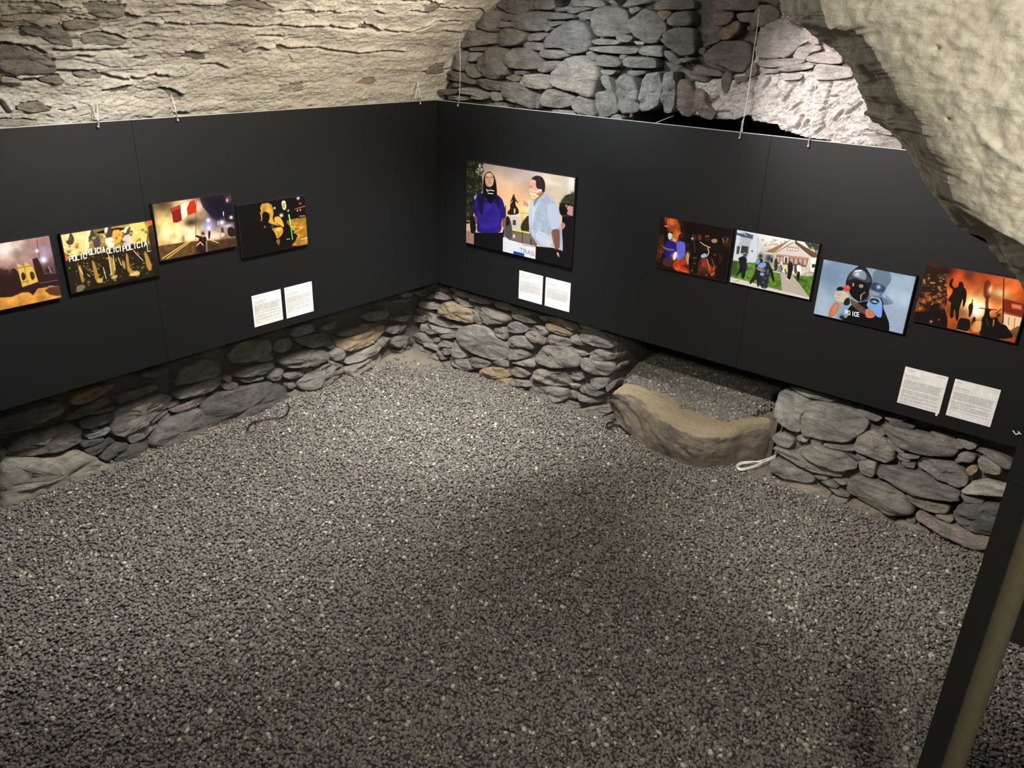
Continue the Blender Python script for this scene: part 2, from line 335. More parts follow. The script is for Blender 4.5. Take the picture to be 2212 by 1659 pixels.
LOW_FAR = parse('''355,210 400,195 530,235 510,270 420,270 360,240; 395,180 460,130 455,185; 470,125 540,120 600,160 590,195 500,180 470,160; 590,140 640,150 770,220 795,250 740,245 650,200;
o:515,270 540,220 610,200 720,240 785,270 805,390 700,370 600,340 520,320; 790,265 830,290 890,395 830,390 810,330; 800,250 860,240 980,275 1095,315 1110,370 1060,390 960,400 900,380 850,310;
1115,300 1150,290 1290,345 1350,385 1260,390 1150,340; 1100,440 1120,380 1190,370 1270,440 1230,470 1140,470; l:285,285 350,250 420,290 500,350 600,390 690,410 690,430 560,420 440,360 330,310;
250,340 290,300 400,350 380,380 290,375; l:340,400 420,380 520,420 640,440 660,470 560,470 440,480 350,450; l:300,490 340,465 430,500 490,580 490,625 420,580 320,530;
490,480 560,480 640,470 650,510 560,520; 460,510 510,510 510,550 470,550; 510,560 560,525 620,580 610,600 520,580;
b:670,490 700,430 800,400 940,415 1000,500 1085,560 1105,620 1080,690 960,700 850,660 720,590; 970,430 1080,410 1085,500 1080,530 1010,490; 620,610 660,500 690,590 740,680 690,685 640,660;
280,560 350,570 400,610 440,650 380,690 310,610; 420,700 450,640 510,690 490,720; 480,650 510,610 565,690 550,705; 510,600 600,602 620,640 580,660 530,640; 595,690 630,660 740,700 820,780 740,790 640,740;
750,680 820,680 940,720 920,760 840,770 770,710; 515,780 530,720 600,720 680,800 670,850 590,830; 690,810 720,800 830,830 820,850 700,840; 750,860 780,840 860,840 870,880 850,905;
o:865,800 900,765 1100,765 1105,850 1000,855 900,850; o:972,862 1110,858 1115,945 975,935; 975,720 1010,700 1110,705 1110,760 1020,755; 1115,590 1200,592 1275,650 1270,680 1200,700 1120,690;
1095,520 1170,490 1250,500 1310,580 1310,610 1220,590 1120,580; 1275,430 1320,405 1410,420 1455,460 1430,495 1350,470; 1250,470 1300,450 1430,500 1430,560 1390,570 1290,530;
o:1430,390 1500,390 1620,440 1660,470 1640,500 1540,485 1440,440; 1430,370 1460,330 1560,340 1660,400 1670,450 1580,410; 1450,500 1480,480 1640,520 1640,580 1580,590 1460,560;
1340,670 1400,590 1480,570 1640,590 1720,680 1720,750 1620,760 1500,770 1350,720; l:1130,720 1240,700 1330,680 1340,765 1230,750; 1110,780 1150,755 1240,775 1290,830 1240,850 1130,830;
1120,880 1180,860 1350,900 1340,920 1200,925 1120,910; 1330,810 1370,770 1480,790 1600,800 1640,850 1620,920 1500,915 1400,890 1340,850; 1280,850 1340,870 1350,890 1290,880;
1640,800 1700,790 1740,870 1690,880 1640,850; 1730,680 1800,690 1990,720 2000,790 1940,840 1800,810 1740,770; 1710,490 1740,460 1850,470 1960,530 1995,590 1960,600 1850,580 1740,530;
l:1640,500 1690,480 1760,570 1720,580 1650,550; 1680,460 1710,440 1880,460 1980,530 1900,500 1780,475; l:1800,640 1880,600 1990,660 2030,640 2010,690 1900,710 1810,690; l:1640,600 1740,640 1790,650 1750,670 1660,640;
1790,870 1850,850 1950,850 1940,920 1870,955 1820,930; 1700,950 1740,910 1790,910 1920,990 1860,1010 1740,980; 1260,940 1350,900 1480,910 1600,950 1590,1040 1500,1065 1380,1020;
1120,930 1230,935 1240,970 1130,945; 1150,965 1250,970 1330,1010 1320,1030 1240,1010; 1350,1030 1420,1040 1500,1080 1440,1095 1370,1070; 1605,980 1650,950 1700,1000 1700,1030 1620,1020;
1700,990 1790,1010 1890,1060 1800,1070 1710,1040; 1590,1050 1680,1060 1720,1110 1660,1130 1600,1090; 1680,1130 1800,1100 1960,1090 1980,1140 1900,1180 1760,1160;
1720,1170 1900,1190 1980,1160 1980,1220 1880,1225 1770,1200; l:1620,900 1700,900 1720,930 1660,945; 2010,770 2050,720 2050,760; 1080,980 1130,970 1150,990 1100,1005; 1930,930 2000,880 2030,860 2010,930 1950,980;
470,110 520,80 580,100 570,130 500,115; 590,80 720,110 760,180 640,140; 740,130 960,190 940,230 780,190; 970,190 1110,220 1115,285 1000,250; 1120,240 1290,300 1280,330 1120,285; 1350,320 1450,330 1430,380 1380,350;
1690,380 1800,400 1900,440 1880,455 1710,430''', 820, 600, .25316)
LOW_FAR += parse('''205,330 235,180 270,165 400,190 490,245 490,290 420,350 420,480 380,490 250,420; 430,350 490,290 500,240 720,270 870,320 960,380 940,460 850,540 780,580 600,550 425,510;
180,545 210,505 290,510 350,550 350,590 320,625 240,605; 370,530 430,515 490,545 450,580 400,570; 490,550 580,560 580,610 510,615; 600,580 720,595 850,610 840,655 720,640 610,610;
430,660 480,600 600,610 760,660 870,740 850,790 740,810 640,780 540,740; 370,650 440,602 440,690 390,680; 195,640 220,615 400,680 560,750 750,850 690,860 520,810 320,730;
160,800 190,710 300,740 450,810 510,850 520,900 440,900 300,860; s:170,870 300,890 480,920 640,990 630,1030 560,1070 420,1030 240,950; 510,840 600,850 640,880 560,880; 560,890 640,882 720,940 700,955 600,920;
650,870 760,890 790,920 740,925; 620,940 700,960 800,1010 790,1030 700,1000; 645,1010 720,1020 800,1050 760,1075 660,1050; 850,600 880,530 1000,480 1090,550 1170,630 1170,710 1100,740 980,690 860,640;
1030,480 1080,480 1095,520 1060,535; 1085,450 1120,430 1250,470 1500,530 1640,600 1670,650 1620,690 1480,690 1300,660 1180,590 1100,510; d:1115,410 1150,400 1330,440 1320,475 1200,460;
1100,540 1180,600 1260,670 1200,660 1130,600; 1180,660 1370,690 1370,710 1260,710; 1180,690 1300,720 1290,740 1200,720; 1220,730 1330,750 1330,795 1240,770; 870,740 920,720 1020,730 1010,840 980,860 900,820;
850,670 930,690 940,720 880,720; 1355,750 1390,710 1560,740 1660,750 1750,840 1750,910 1690,940 1580,890 1440,820 1370,790;
1020,800 1050,760 1200,790 1380,820 1500,880 1690,960 1690,1040 1600,1040 1440,1010 1270,980 1130,900 1030,860; 780,950 830,860 960,870 1100,930 1240,990 1300,1080 1330,1140 1250,1170 1120,1150 940,1060 800,990;
1260,1000 1340,1000 1600,1090 1615,1130 1580,1155 1440,1120 1310,1070; p:1340,1160 1400,1120 1500,1190 1620,1240 1700,1262 1930,1350 1940,1400 1880,1450 1780,1430 1600,1330 1440,1250 1350,1190; 1490,1150 1600,1165 1650,1200 1620,1228 1510,1180;
1250,1190 1330,1190 1340,1230 1290,1235; d:1650,1150 1690,1080 1800,1070 2000,1090 2050,1150 2000,1330 1850,1310 1700,1240; 1700,990 1750,1000 1890,1060 1870,1080 1740,1060;
l:1710,970 1760,920 1900,890 2080,940 2060,1020 1900,1000 1760,985; 1670,680 1770,660 1830,690 1800,740 1690,730; l:1770,690 1800,685 1800,710; 1830,720 1900,690 2030,770 2040,820 2000,840 1870,820;
o:1740,800 1800,755 1850,800 1780,860; 1800,640 1920,640 2080,700 2150,770 2080,800 1900,680; 1650,720 1690,705 1710,740 1670,745; s:770,1080 850,1050 1050,1130 1160,1210 1140,1260 960,1210 780,1180;
s:570,1080 640,1050 760,1080 760,1120 620,1110; 1170,1210 1260,1210 1440,1290 1450,1350 1290,1310; 1450,1270 1600,1350 1600,1370 1500,1330; s:1470,1380 1600,1390 1850,1490 1860,1540 1650,1480;
840,290 950,330 1070,380 1020,420 900,340; 1080,370 1250,390 1240,420 1100,400; 1450,480 1620,540 1740,620 1680,640 1520,550; 1650,540 1800,580 1840,620 1760,640; 300,130 500,170 700,240 650,255 480,215''', 1620, 800, .26763)
LOW_LEFT = parse('''d:325,1000 400,930 800,830 970,860 985,990 960,1070 780,1110 600,1150 370,1190 340,1120; 560,790 640,720 880,665 900,700 840,750 700,785; 600,805 820,787 780,815 650,835;
470,860 540,822 600,840 590,880 500,890; o:480,800 540,770 555,800 520,835; 910,660 1000,610 1200,560 1310,590 1300,650 1200,700 1010,715 950,700; 1080,830 1200,720 1300,680 1440,720 1440,760 1300,850 1140,895 1090,880;
950,780 1040,740 1130,740 1140,770 1020,815; 1100,720 1190,710 1190,745 1140,755; 840,790 900,720 980,720 920,820 860,820; 990,840 1050,830 1070,870 1000,890; 990,930 1080,890 1090,920 1010,960;
1030,970 1110,940 1120,970 1040,1020; l:1320,620 1370,550 1460,570 1450,620 1380,670; 1310,550 1360,520 1380,540 1330,570; 1310,640 1390,680 1440,690 1430,715 1330,680;
o:1380,500 1460,480 1640,410 1770,375 1770,430 1700,500 1560,560 1460,585 1390,540; l:1450,650 1530,590 1700,520 1740,545 1700,590 1580,650 1480,690; l:1455,730 1520,690 1740,590 1750,640 1720,710 1600,740 1500,800;
1700,510 1760,470 1820,480 1800,530 1740,555; 1780,430 1800,390 1960,370 1900,440 1830,450; 1820,510 1850,460 2000,470 2010,500 1920,560 1840,550; 1870,580 1970,540 1950,580 1890,600; 1840,340 1900,300 1990,290 1930,350;
s:1580,790 1690,740 1740,720 1640,795; 80,920 190,870 330,820 470,790 460,850 330,920 200,950 100,960; 30,1010 130,970 140,995 60,1030;
110,800 140,720 300,640 440,670 475,760 300,815 110,860; 520,620 620,500 820,480 850,580 700,660 560,690; 870,560 900,500 1020,470 1030,560 920,600; 720,640 840,590 890,650 760,680; 1020,460 1050,400 1190,350 1190,430 1060,470;
1050,480 1250,430 1370,480 1280,530 1180,560 1080,520; d:1260,520 1370,490 1360,510 1290,555; 1390,460 1420,420 1600,360 1740,365 1620,410 1460,470; 1560,310 1660,260 1790,250 1770,320 1650,350; 1800,190 2000,155 2000,190 1850,205;
1240,400 1390,340 1380,400 1270,420; 1990,110 2150,80 2160,130 2050,150; 1900,120 1990,110 2000,150 1910,160''', 350, 600, .27125)
LOW_LEFT += parse('''70,870 110,800 220,710 680,590 770,660 780,760 700,810 500,860 200,915 100,900; d:750,580 830,530 1080,490 1080,560 960,600 870,650 770,640; 810,520 900,480 1090,430 1100,460 940,505;
d:850,670 900,640 1010,602 1020,625 920,680; l:830,710 900,680 1030,622 1050,660 1000,700 860,755; d:770,780 880,750 1000,730 960,780 860,810 780,820; d:800,840 900,810 1060,730 1100,770 980,840 900,900 840,905;
d:925,905 1000,850 1100,770 1210,780 1200,830 1080,910 1000,950; d:1075,945 1160,850 1290,770 1430,745 1400,840 1330,930 1140,970; 1050,660 1090,470 1300,370 1540,310 1640,350 1600,430 1450,530 1350,620 1120,720;
1360,600 1450,522 1580,467 1600,480 1500,560 1380,615; 1500,600 1540,520 1620,490 1620,570 1550,635; l:1200,720 1220,690 1480,580 1500,630 1350,740 1240,785; 1580,440 1620,400 1720,370 1710,400 1610,445;
1600,470 1660,430 1960,310 1980,360 1850,440 1680,490; 1430,760 1500,620 1640,510 1900,440 1960,600 1940,720 1700,810 1440,810; t:0,1000 60,915 400,930 760,860 900,925 1030,1000 1050,1080 1000,1150 700,1270 400,1380 0,1480;
0,850 60,830 50,920 20,980 0,985; s:1440,830 1640,800 1500,910 1400,920; o:660,390 700,330 900,240 1100,220 1000,300 850,390 700,410; 0,560 300,440 560,380 600,480 200,650 0,700; 1340,150 1400,100 1620,60 1620,120 1440,160;
1110,350 1200,290 1480,220 1520,270 1300,340 1150,420; 620,560 760,440 1000,330 1080,400 900,460 720,560''', 0, 780, .22604)
VAULT_ST = parse('''0,310 90,300 240,350 350,410 350,470 0,470; 0,95 340,90 390,150 0,150; 130,160 400,160 450,220 480,290 330,260 170,200; 540,20 600,0 810,0 820,60 780,85 620,80;
550,230 690,215 850,260 760,275 570,290; 420,150 560,120 670,140 650,170 450,170; 480,490 640,460 680,510 560,520; 250,520 390,510 430,550 290,550; 100,730 150,700 250,690 340,740 200,750;
390,745 520,730 430,760; 0,510 100,520 140,550 0,570; 1220,385 1270,325 1380,350 1380,390; 1090,590 1160,600 1240,650 1220,680 1160,650; 860,380 1000,360 980,400; 740,600 870,570 850,610 760,625;
900,260 1050,240 980,280; 1640,335 1770,280 1690,340; 1900,580 2060,550 2050,600 1900,620; 0,0 300,0 460,40 320,50 200,20; 1520,10 1700,0 1880,50 1700,30; 0,810 250,820 240,850 0,860''', 0, 0, .31646)
VAULT_ST += parse('''o:740,790 820,740 930,740 830,790; v:1390,680 1510,600 1600,600 1560,680; v:790,240 820,205 870,240; 1390,60 1520,20 1560,40 1420,90''', 600, 0, .22604)
PL_CRACKS = parse('''1090,130 1090,235 1140,245; 960,50 920,170 930,210 915,300 905,450 880,500 870,590 835,720 820,900; 1490,460 1465,560 1470,640 1440,760 1410,850 1390,1000 1430,1060; 890,475 1120,460 1160,450;
1250,485 1540,515; 1050,575 1250,560 1330,540; 1740,1035 1830,1060 1980,1085; 1720,1080 1790,1085; 1830,1160 1890,1165; 560,890 640,888; 1450,770 1510,765; 640,650 700,620; 850,620 830,640; 1300,300 1310,340; 1060,600 1050,640; 1240,640 1220,690''', 1400, 0, .27125)
GOUGES = parse('''1165,690 1080,810; 1230,820 1170,850 1150,880; 1230,930 1180,1030; 1280,960 1250,1010; 1600,900 1700,820; 1550,890 1480,960; 1330,700 1300,760; 1340,1060 1400,1010; 970,640 930,700; 480,820 560,780; 430,760 400,860; 700,690 740,650''', 1400, 0, .27125)
CRACKS = parse('''1080,160 1150,150 1260,165 1500,155 1620,165 1720,185 1900,170 2050,185 2212,170; 390,480 580,480 700,510 860,530; 370,340 600,335 860,330; 1370,430 1470,430 1550,465; 1750,240 1930,260;
1760,320 1920,355; 1640,340 1900,335 2150,320; 1080,590 1160,600 1230,640; 1050,80 1200,75; 890,90 940,95; 1200,15 1500,20; 2130,65 2212,70; 0,290 200,310 300,360; 260,540 400,550; 0,570 230,540; 700,610 870,570;
890,520 950,520 1040,490 1130,500; 530,370 620,375; 1080,160 980,150 880,180; 300,60 460,40; 0,150 200,155 300,150; 600,80 820,80 980,105; 690,215 850,260; 1260,330 1380,350; 360,400 350,470 200,480;
0,690 60,770; 1200,770 1270,768; 120,740 330,745; 820,60 830,20''', 0, 0, .31646)
CRACKS += parse('''200,250 400,235 560,265 700,275 900,270 1100,295 1250,300 1400,250 1540,200 1750,200; 0,440 100,465 350,450 500,485 800,495 1080,480 1200,495; 320,85 480,100 600,120 740,100; 940,100 1000,125; 1270,95 1410,115;
1540,75 1870,65 1930,70 1970,115; 1390,680 1520,690 1620,650; 0,100 320,95; 1200,10 1400,10 1560,30; 790,240 870,240 970,280; 1590,280 1730,310; 290,1015 320,1015''', 600, 0, .22604)

# ------------------------------------------------------------------ stones
PALETTE = {'': (0.225, 0.215, 0.20), 'l': (0.32, 0.31, 0.29), 'd': (0.125, 0.125, 0.125), 'o': (0.34, 0.272, 0.18), 'b': (0.25, 0.25, 0.242), 't': (0.40, 0.375, 0.325),
           'p': (0.25, 0.215, 0.195), 'q': (0.50, 0.46, 0.44), 's': (0.25, 0.225, 0.185), 'r': (0.24, 0.225, 0.20), 'v': (0.32, 0.29, 0.245), 'w': (0.43, 0.39, 0.325)}
def cut_corners(q, w):
    n = np.roll(q, -1, 0); return np.stack([q*(1-w)+n*w, q*w+n*(1-w)], 1).reshape(-1, q.shape[1])
def build_stone(px, code, place, U, V, Nn, parent, proud, k=1.0, sink=0.07, name='stone', gain=1.0, flat=False, grow=1.04):
    P = np.array([place(x, y) for x, y in px]); c = P.mean(0); U, V, Nn = map(np.array, (U, V, Nn))
    q = np.stack([(P-c) @ U, (P-c) @ V], -1); base = (P-c) @ Nn
    if ((q[:, 0]*np.roll(q[:, 1], -1)-np.roll(q[:, 0], -1)*q[:, 1]).sum()) < 0: q = q[::-1]; base = base[::-1]
    qq = cut_corners(cut_corners(np.hstack([q*grow, base[:, None]]), 0.16), 0.22)
    per = np.linalg.norm(np.roll(qq[:, :2], -1, 0)-qq[:, :2], axis=1); n = int(np.clip(per.sum()/0.011, 18, 64))
    cum = np.concatenate([[0], np.cumsum(per)]); ts = np.linspace(0, cum[-1], n, endpoint=False)
    ext = np.vstack([qq, qq[:1]]); o = np.stack([np.interp(ts, cum, ext[:, i]) for i in range(3)], -1)
    seed = random.random()*100
    size = math.sqrt(max(1e-6, abs((o[:, 0]*np.roll(o[:, 1], -1)-np.roll(o[:, 0], -1)*o[:, 1]).sum()/2)))
    h = min(proud, 0.34*size)*k
    tu, tv = random.uniform(-.14, .14), random.uniform(-.20, .08)
    for i in range(n):
        r = 1+0.05*noise.noise(Vector((o[i, 0]*34, o[i, 1]*34, seed)))+0.03*noise.noise(Vector((o[i, 0]*90, o[i, 1]*90, seed)))
        o[i, :2] *= r
    rough = random.uniform(0.8, 1.8)
    facets = [(random.uniform(0, 6.28), random.uniform(.25, .95), random.uniform(.78, 1.12)) for _ in range(random.choice((2, 3, 3, 4, 5)))]
    rings = [(1.0, -sink), (1.0, -0.1*h), (0.99, 0.34*h), (0.955, 0.70*h), (0.89, 0.90*h), (0.74, 1.0*h), (0.54, 1.03*h), (0.30, 1.03*h)]
    if flat: rings = [(1.0, -sink), (1.0, 0.1*h), (0.99, 0.7*h), (0.97, 0.95*h), (0.86, 1.0*h), (0.68, 1.0*h), (0.48, 1.0*h), (0.25, 1.0*h)]
    verts, faces = [], []
    def pt(x, y, b0, hh):
        z = hh
        if hh > 0:
            if not flat:
                for fa, fs, fc in facets: z = min(z, h*(fc-fs*(x*math.cos(fa)+y*math.sin(fa))/(0.55*size)))
                z = max(z, -0.3*h)
            w_ = min(1, hh/h)
            nf = noise.fractal(Vector((x*15+seed, y*26, seed)), 0.8, 2.1, 4); led = noise.noise(Vector((x*7, y*34+seed, seed*1.7)))
            z += w_*((0.17*rough*h+0.0012)*nf*(1.9 if flat else 1)+0.16*h*rough*(1 if led > 0.06 else 0)+0.0022*rough*noise.noise(Vector((x*70+seed, y*110, seed))))
            z += (tu*x+tv*y)*0.8
        return U*x+V*y+Nn*(b0+z)
    for s, hh in rings:
        for i in range(n):
            ins = (1-s)*size*0.5; ln = math.hypot(o[i, 0], o[i, 1])+1e-6
            sc = s*0.5+0.5*max(0.05, 1-ins/ln) if s > 0.6 else s
            verts.append(pt(o[i, 0]*sc, o[i, 1]*sc, o[i, 2]*sc, hh))
    verts.append(pt(0, 0, 0, 1.03*h)); R = len(rings)
    for r in range(R-1):
        for i in range(n): j = (i+1) % n; faces.append((r*n+i, r*n+j, (r+1)*n+j, (r+1)*n+i))
    for i in range(n): faces.append(((R-1)*n+i, (R-1)*n+(i+1) % n, R*n))
    ob = link(name, mesh(name, verts, faces), M['stone'], parent)
    ob.location = c
    v = PALETTE[code]; f = random.uniform(0.82, 1.18)*gain; w = random.uniform(-.025, .035)
    ob.color = (min(1, v[0]*f*(1+w)), min(1, v[1]*f), min(1, v[2]*f*(1-w)), 1)
    return ob

# ================================================================== SETTING
# ---- left wall: upright below, barrel vault above
VA, VB, VX, VZ = 2.05, 1.30, 1.90, 1.50
def vault_x(z):
    if z >= VZ: return VX-VA*math.sqrt(max(0, 1-((z-VZ)/VB)**2))
    if z <= 0.62: return -0.268-0.12*z
    t = (z-0.62)/(VZ-0.62); return (-0.268-0.12*0.62)*(1-t)+(-0.15)*t
def hit_vault(px, py, off=0.0):
    v = ray(px, py); lo, hi = 2.0, 8.0
    for t in np.linspace(2.0, 8.0, 240):
        p = CAM+v*t
        if p[0] < vault_x(p[2])+off: hi = t; break
        lo = t
    for _ in range(30):
        m_ = (lo+hi)/2; p = CAM+v*m_
        if p[0] < vault_x(p[2])+off: hi = m_
        else: lo = m_
    return CAM+v*(lo+hi)/2
def th(z): return math.asin(min(1, (z-VZ)/VB))
def profile(ths):
    x = VX-VA*np.cos(ths); z = VZ+VB*np.sin(ths)
    nx = VB*np.cos(ths); nzv = -VA*np.sin(ths); L = np.hypot(nx, nzv); return x, z, nx/L, nzv/L
t0, t1 = th(1.66), th(2.52)
NT, NY = 225, 930
ths = np.linspace(t0, t1, NT); X, Zv, nx, nzv = profile(ths)
arc = np.concatenate([[0], np.cumsum(np.hypot(np.diff(X), np.diff(Zv)))])
ys = np.linspace(-4.15, 0.17, NY)
YY, SS = np.meshgrid(ys, arc)
def ys_of(p): return (p[1], float(np.interp(p[2], Zv, arc)))
hgt = 0.030*fbm(YY*1.6, SS*3.5, 3, 1)+0.030*fbm(YY*4+2*fbm(YY*2, SS*2, 2, 77), SS*16, 4, 2)+0.010*fbm(YY*26, SS*46, 4, 5, 0.6)
led = fbm(YY*2.2, SS*13+1.6*fbm(YY*3, SS*3, 3, 9), 3, 21)*9
hgt += 0.0075*(np.clip((led-np.floor(led))*5, 0, 1)-0.5)*np.clip(0.9+1.2*(-YY-1.0), 0.25, 1.0)
led2 = fbm(YY*6, SS*30+1.5*fbm(YY*5, SS*5, 3, 19), 3, 23)*8
hgt += 0.003*(np.clip((led2-np.floor(led2))*4, 0, 1)-0.5)*np.clip(0.8+1.0*(-YY-0.9), 0.2, 1.1)
hgt += 0.006*np.abs(fbm(YY*26, SS*44, 4, 27, 0.65))*2+0.006*fbm(YY*55, SS*65, 3, 29, 0.6)
leftness = np.clip((-YY-0.5)/1.5, 0.15, 1)
for code, pl in CRACKS:
    q = [ys_of(hit_vault(x, y)) for x, y in pl]
    wob = 0.012*fbm(YY*14, SS*14, 3, 31)
    D = segdist(YY, SS+wob, q); wd = 0.0065+0.006*vnoise(YY*9, SS*9, 41)
    br = 0.35+0.9*vnoise(YY*12, SS*5, 43)
    hgt -= 0.042*br*np.clip(1.35-D/wd, 0, 1)
    # plaster lip over the crack
    q2 = [(a, b_+0.014) for a, b_ in q]
    hgt += 0.009*np.exp(-(segdist(YY, SS+wob, q2)/0.014)**2)
for code, pl in VAULT_ST:
    q = [ys_of(hit_vault(x, y)) for x, y in pl]
    ins = inside(YY+0.01*fbm(YY*30, SS*30, 3, 35), SS+0.008*fbm(YY*30, SS*30, 3, 37), q)
    hgt = np.where(ins, hgt*0.3-0.022, hgt)
VV = np.stack([X[:, None]+nx[:, None]*hgt, YY, Zv[:, None]+nzv[:, None]*hgt], -1)
parts_v = [VV.reshape(-1, 3)]; parts_q = [gridq(NT, NY)]; off = NT*NY; mats = [np.zeros((NT-1)*(NY-1), int)]
def patch(xs, zs, y0, y1, ny, amp, mi, seed):
    global off
    yv = np.linspace(y0, y1, ny); Yg, Sg = np.meshgrid(yv, zs)
    hh = amp*fbm(Yg*14, Sg*14, 4, seed)
    P = np.stack([np.array(xs)[:, None]+hh, Yg, Sg+0*Yg], -1)
    parts_v.append(P.reshape(-1, 3)); parts_q.append(gridq(len(zs), ny, off)); mats.append(np.full((len(zs)-1)*(ny-1), mi)); off += len(zs)*ny
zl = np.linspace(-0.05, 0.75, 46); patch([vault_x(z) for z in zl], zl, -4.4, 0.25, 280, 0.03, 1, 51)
zl = np.linspace(0.75, 1.67, 12); patch([vault_x(z) for z in zl], zl, -4.4, 0.25, 40, 0.02, 0, 52)
zl = np.linspace(1.66, 2.52, 20); patch([vault_x(z) for z in zl], zl, -4.8, -4.14, 20, 0.02, 0, 53)
zl = np.linspace(-0.05, 1.67, 20); patch([vault_x(z) for z in zl], zl, -4.8, -4.39, 12, 0.02, 0, 54)
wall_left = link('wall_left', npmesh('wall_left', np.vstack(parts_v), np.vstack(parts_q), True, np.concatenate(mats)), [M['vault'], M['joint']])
tag(wall_left, kind='structure')

# exposed stones in the vault: parts of the wall
def vault_frame(p):
    t = th(max(VZ, p[2])); n_ = np.array([VB*math.cos(t), 0, -VA*math.sin(t)]); n_ /= np.linalg.norm(n_)
    return n_
for code, pl in VAULT_ST:
    pc = hit_vault(*pl.mean(0)); n_ = vault_frame(pc); up = np.cross(n_, np.array([0, 1.0, 0])); up *= np.sign(up[2])
    build_stone(pl, code or random.choice('vvw'), lambda x, y: hit_vault(x, y, -0.012), (0, 1, 0), up, n_, wall_left, 0.016, 1.0, 0.03, flat=True, grow=1.12)
# lower left rubble
LN = np.array([1, 0, 0.12]); LN = LN/np.linalg.norm(LN); LV = np.array([-0.12, 0, 1.0])/np.linalg.norm([0.12, 1])
for code, pl in LOW_LEFT:
    build_stone(pl, code, lambda x, y: on_plane(x, y, (-0.215, 0, 0), LN), (0, 1, 0), LV, LN, wall_left, 0.055, 1.0, 0.09, gain=1.15)

# the same rubble goes on beyond the left edge of the view
zz = 0.0
while zz < 0.52:
    hz = random.uniform(0.09, 0.16); yy_ = -2.90-random.uniform(0, .06)
    while yy_ > -4.2:
        ln = random.uniform(0.14, 0.40); j_ = lambda a: a*random.uniform(.82, 1.18)
        q3 = [(yy_-j_(.02), zz+j_(hz*.3)), (yy_-ln*.3, zz+hz*.04), (yy_-ln*.75, zz+j_(hz*.06)), (yy_-ln+.01, zz+j_(hz*.5)), (yy_-ln*.8, zz+j_(hz*.9)), (yy_-ln*.3, zz+hz*.95), (yy_-.01, zz+j_(hz*.7))]
        build_stone(q3, random.choice(('', '', 'l', 'd', 'p')), lambda a, c: np.array((-0.215-0.12*c, a, c)), (0, 1, 0), LV, LN, wall_left, 0.055, 1.0, 0.09, gain=1.15)
        yy_ -= ln
    zz += hz

# ---- ceiling: the rest of the vault, and a flat soffit over the viewers' side
ths2 = np.linspace(th(2.50), math.pi, 40); x2, z2, _, _ = profile(ths2)
yv = np.linspace(-2.45, 0.30, 24); YG, TG = np.meshgrid(yv, ths2)
P1 = np.stack([x2[:, None]+0*YG, YG, z2[:, None]+0.02*fbm(YG*5, TG*8, 3, 61)], -1).reshape(-1, 3)
x3 = np.concatenate([x2[x2 < 1.2], np.linspace(1.25, 5.1, 12)]); z3 = np.concatenate([z2[x2 < 1.2], np.full(12, 2.86)])
yv = np.linspace(-4.85, -2.40, 14); YG = np.tile(yv, (len(x3), 1))
P2 = np.stack([x3[:, None]+0*YG, YG, z3[:, None]+0*YG], -1).reshape(-1, 3)
ceiling = link('ceiling', npmesh('ceiling', np.vstack([P1, P2]), np.vstack([gridq(40, 24), gridq(len(x3), 14, len(P1))])), M['vault'])
tag(ceiling, kind='structure')

# ---- far wall with the dark opening
def far(px, py): return on_axis(px, py, 1, 0.12)
lint_px = [(1342, 256), (1400, 241), (1430, 236), (1465, 247), (1519, 258), (1552, 258), (1590, 258), (1620, 247), (1631, 260), (1682, 268), (1685, 277), (1742, 296), (1788, 301)]
lint = [(far(*p)[0], far(*p)[2]) for p in lint_px]
OPEN = [(1.475, -0.2), (1.455, 0.60), (1.44, 1.45), (1.40, 1.72)]+lint+[(2.53, 1.70), (2.55, 0.9), (2.535, -0.2)]
plast_px = [(1530, 175), (1625, 150), (1640, 40), (1680, 0), (1760, 60), (1800, 110), (1860, 160), (1880, 240), (1975, 330), (1750, 310), (1640, 270), (1560, 262), (1440, 240), (1460, 175)]
plast = [(far(*p)[0], far(*p)[2]) for p in plast_px]
def far_y(Xg, Zg):
    y = np.where(Zg < 0.62, 0.078+0.12*Zg, np.where(Zg > 1.55, 0.190, 0.152+(Zg-0.62)*0.0409))
    return y
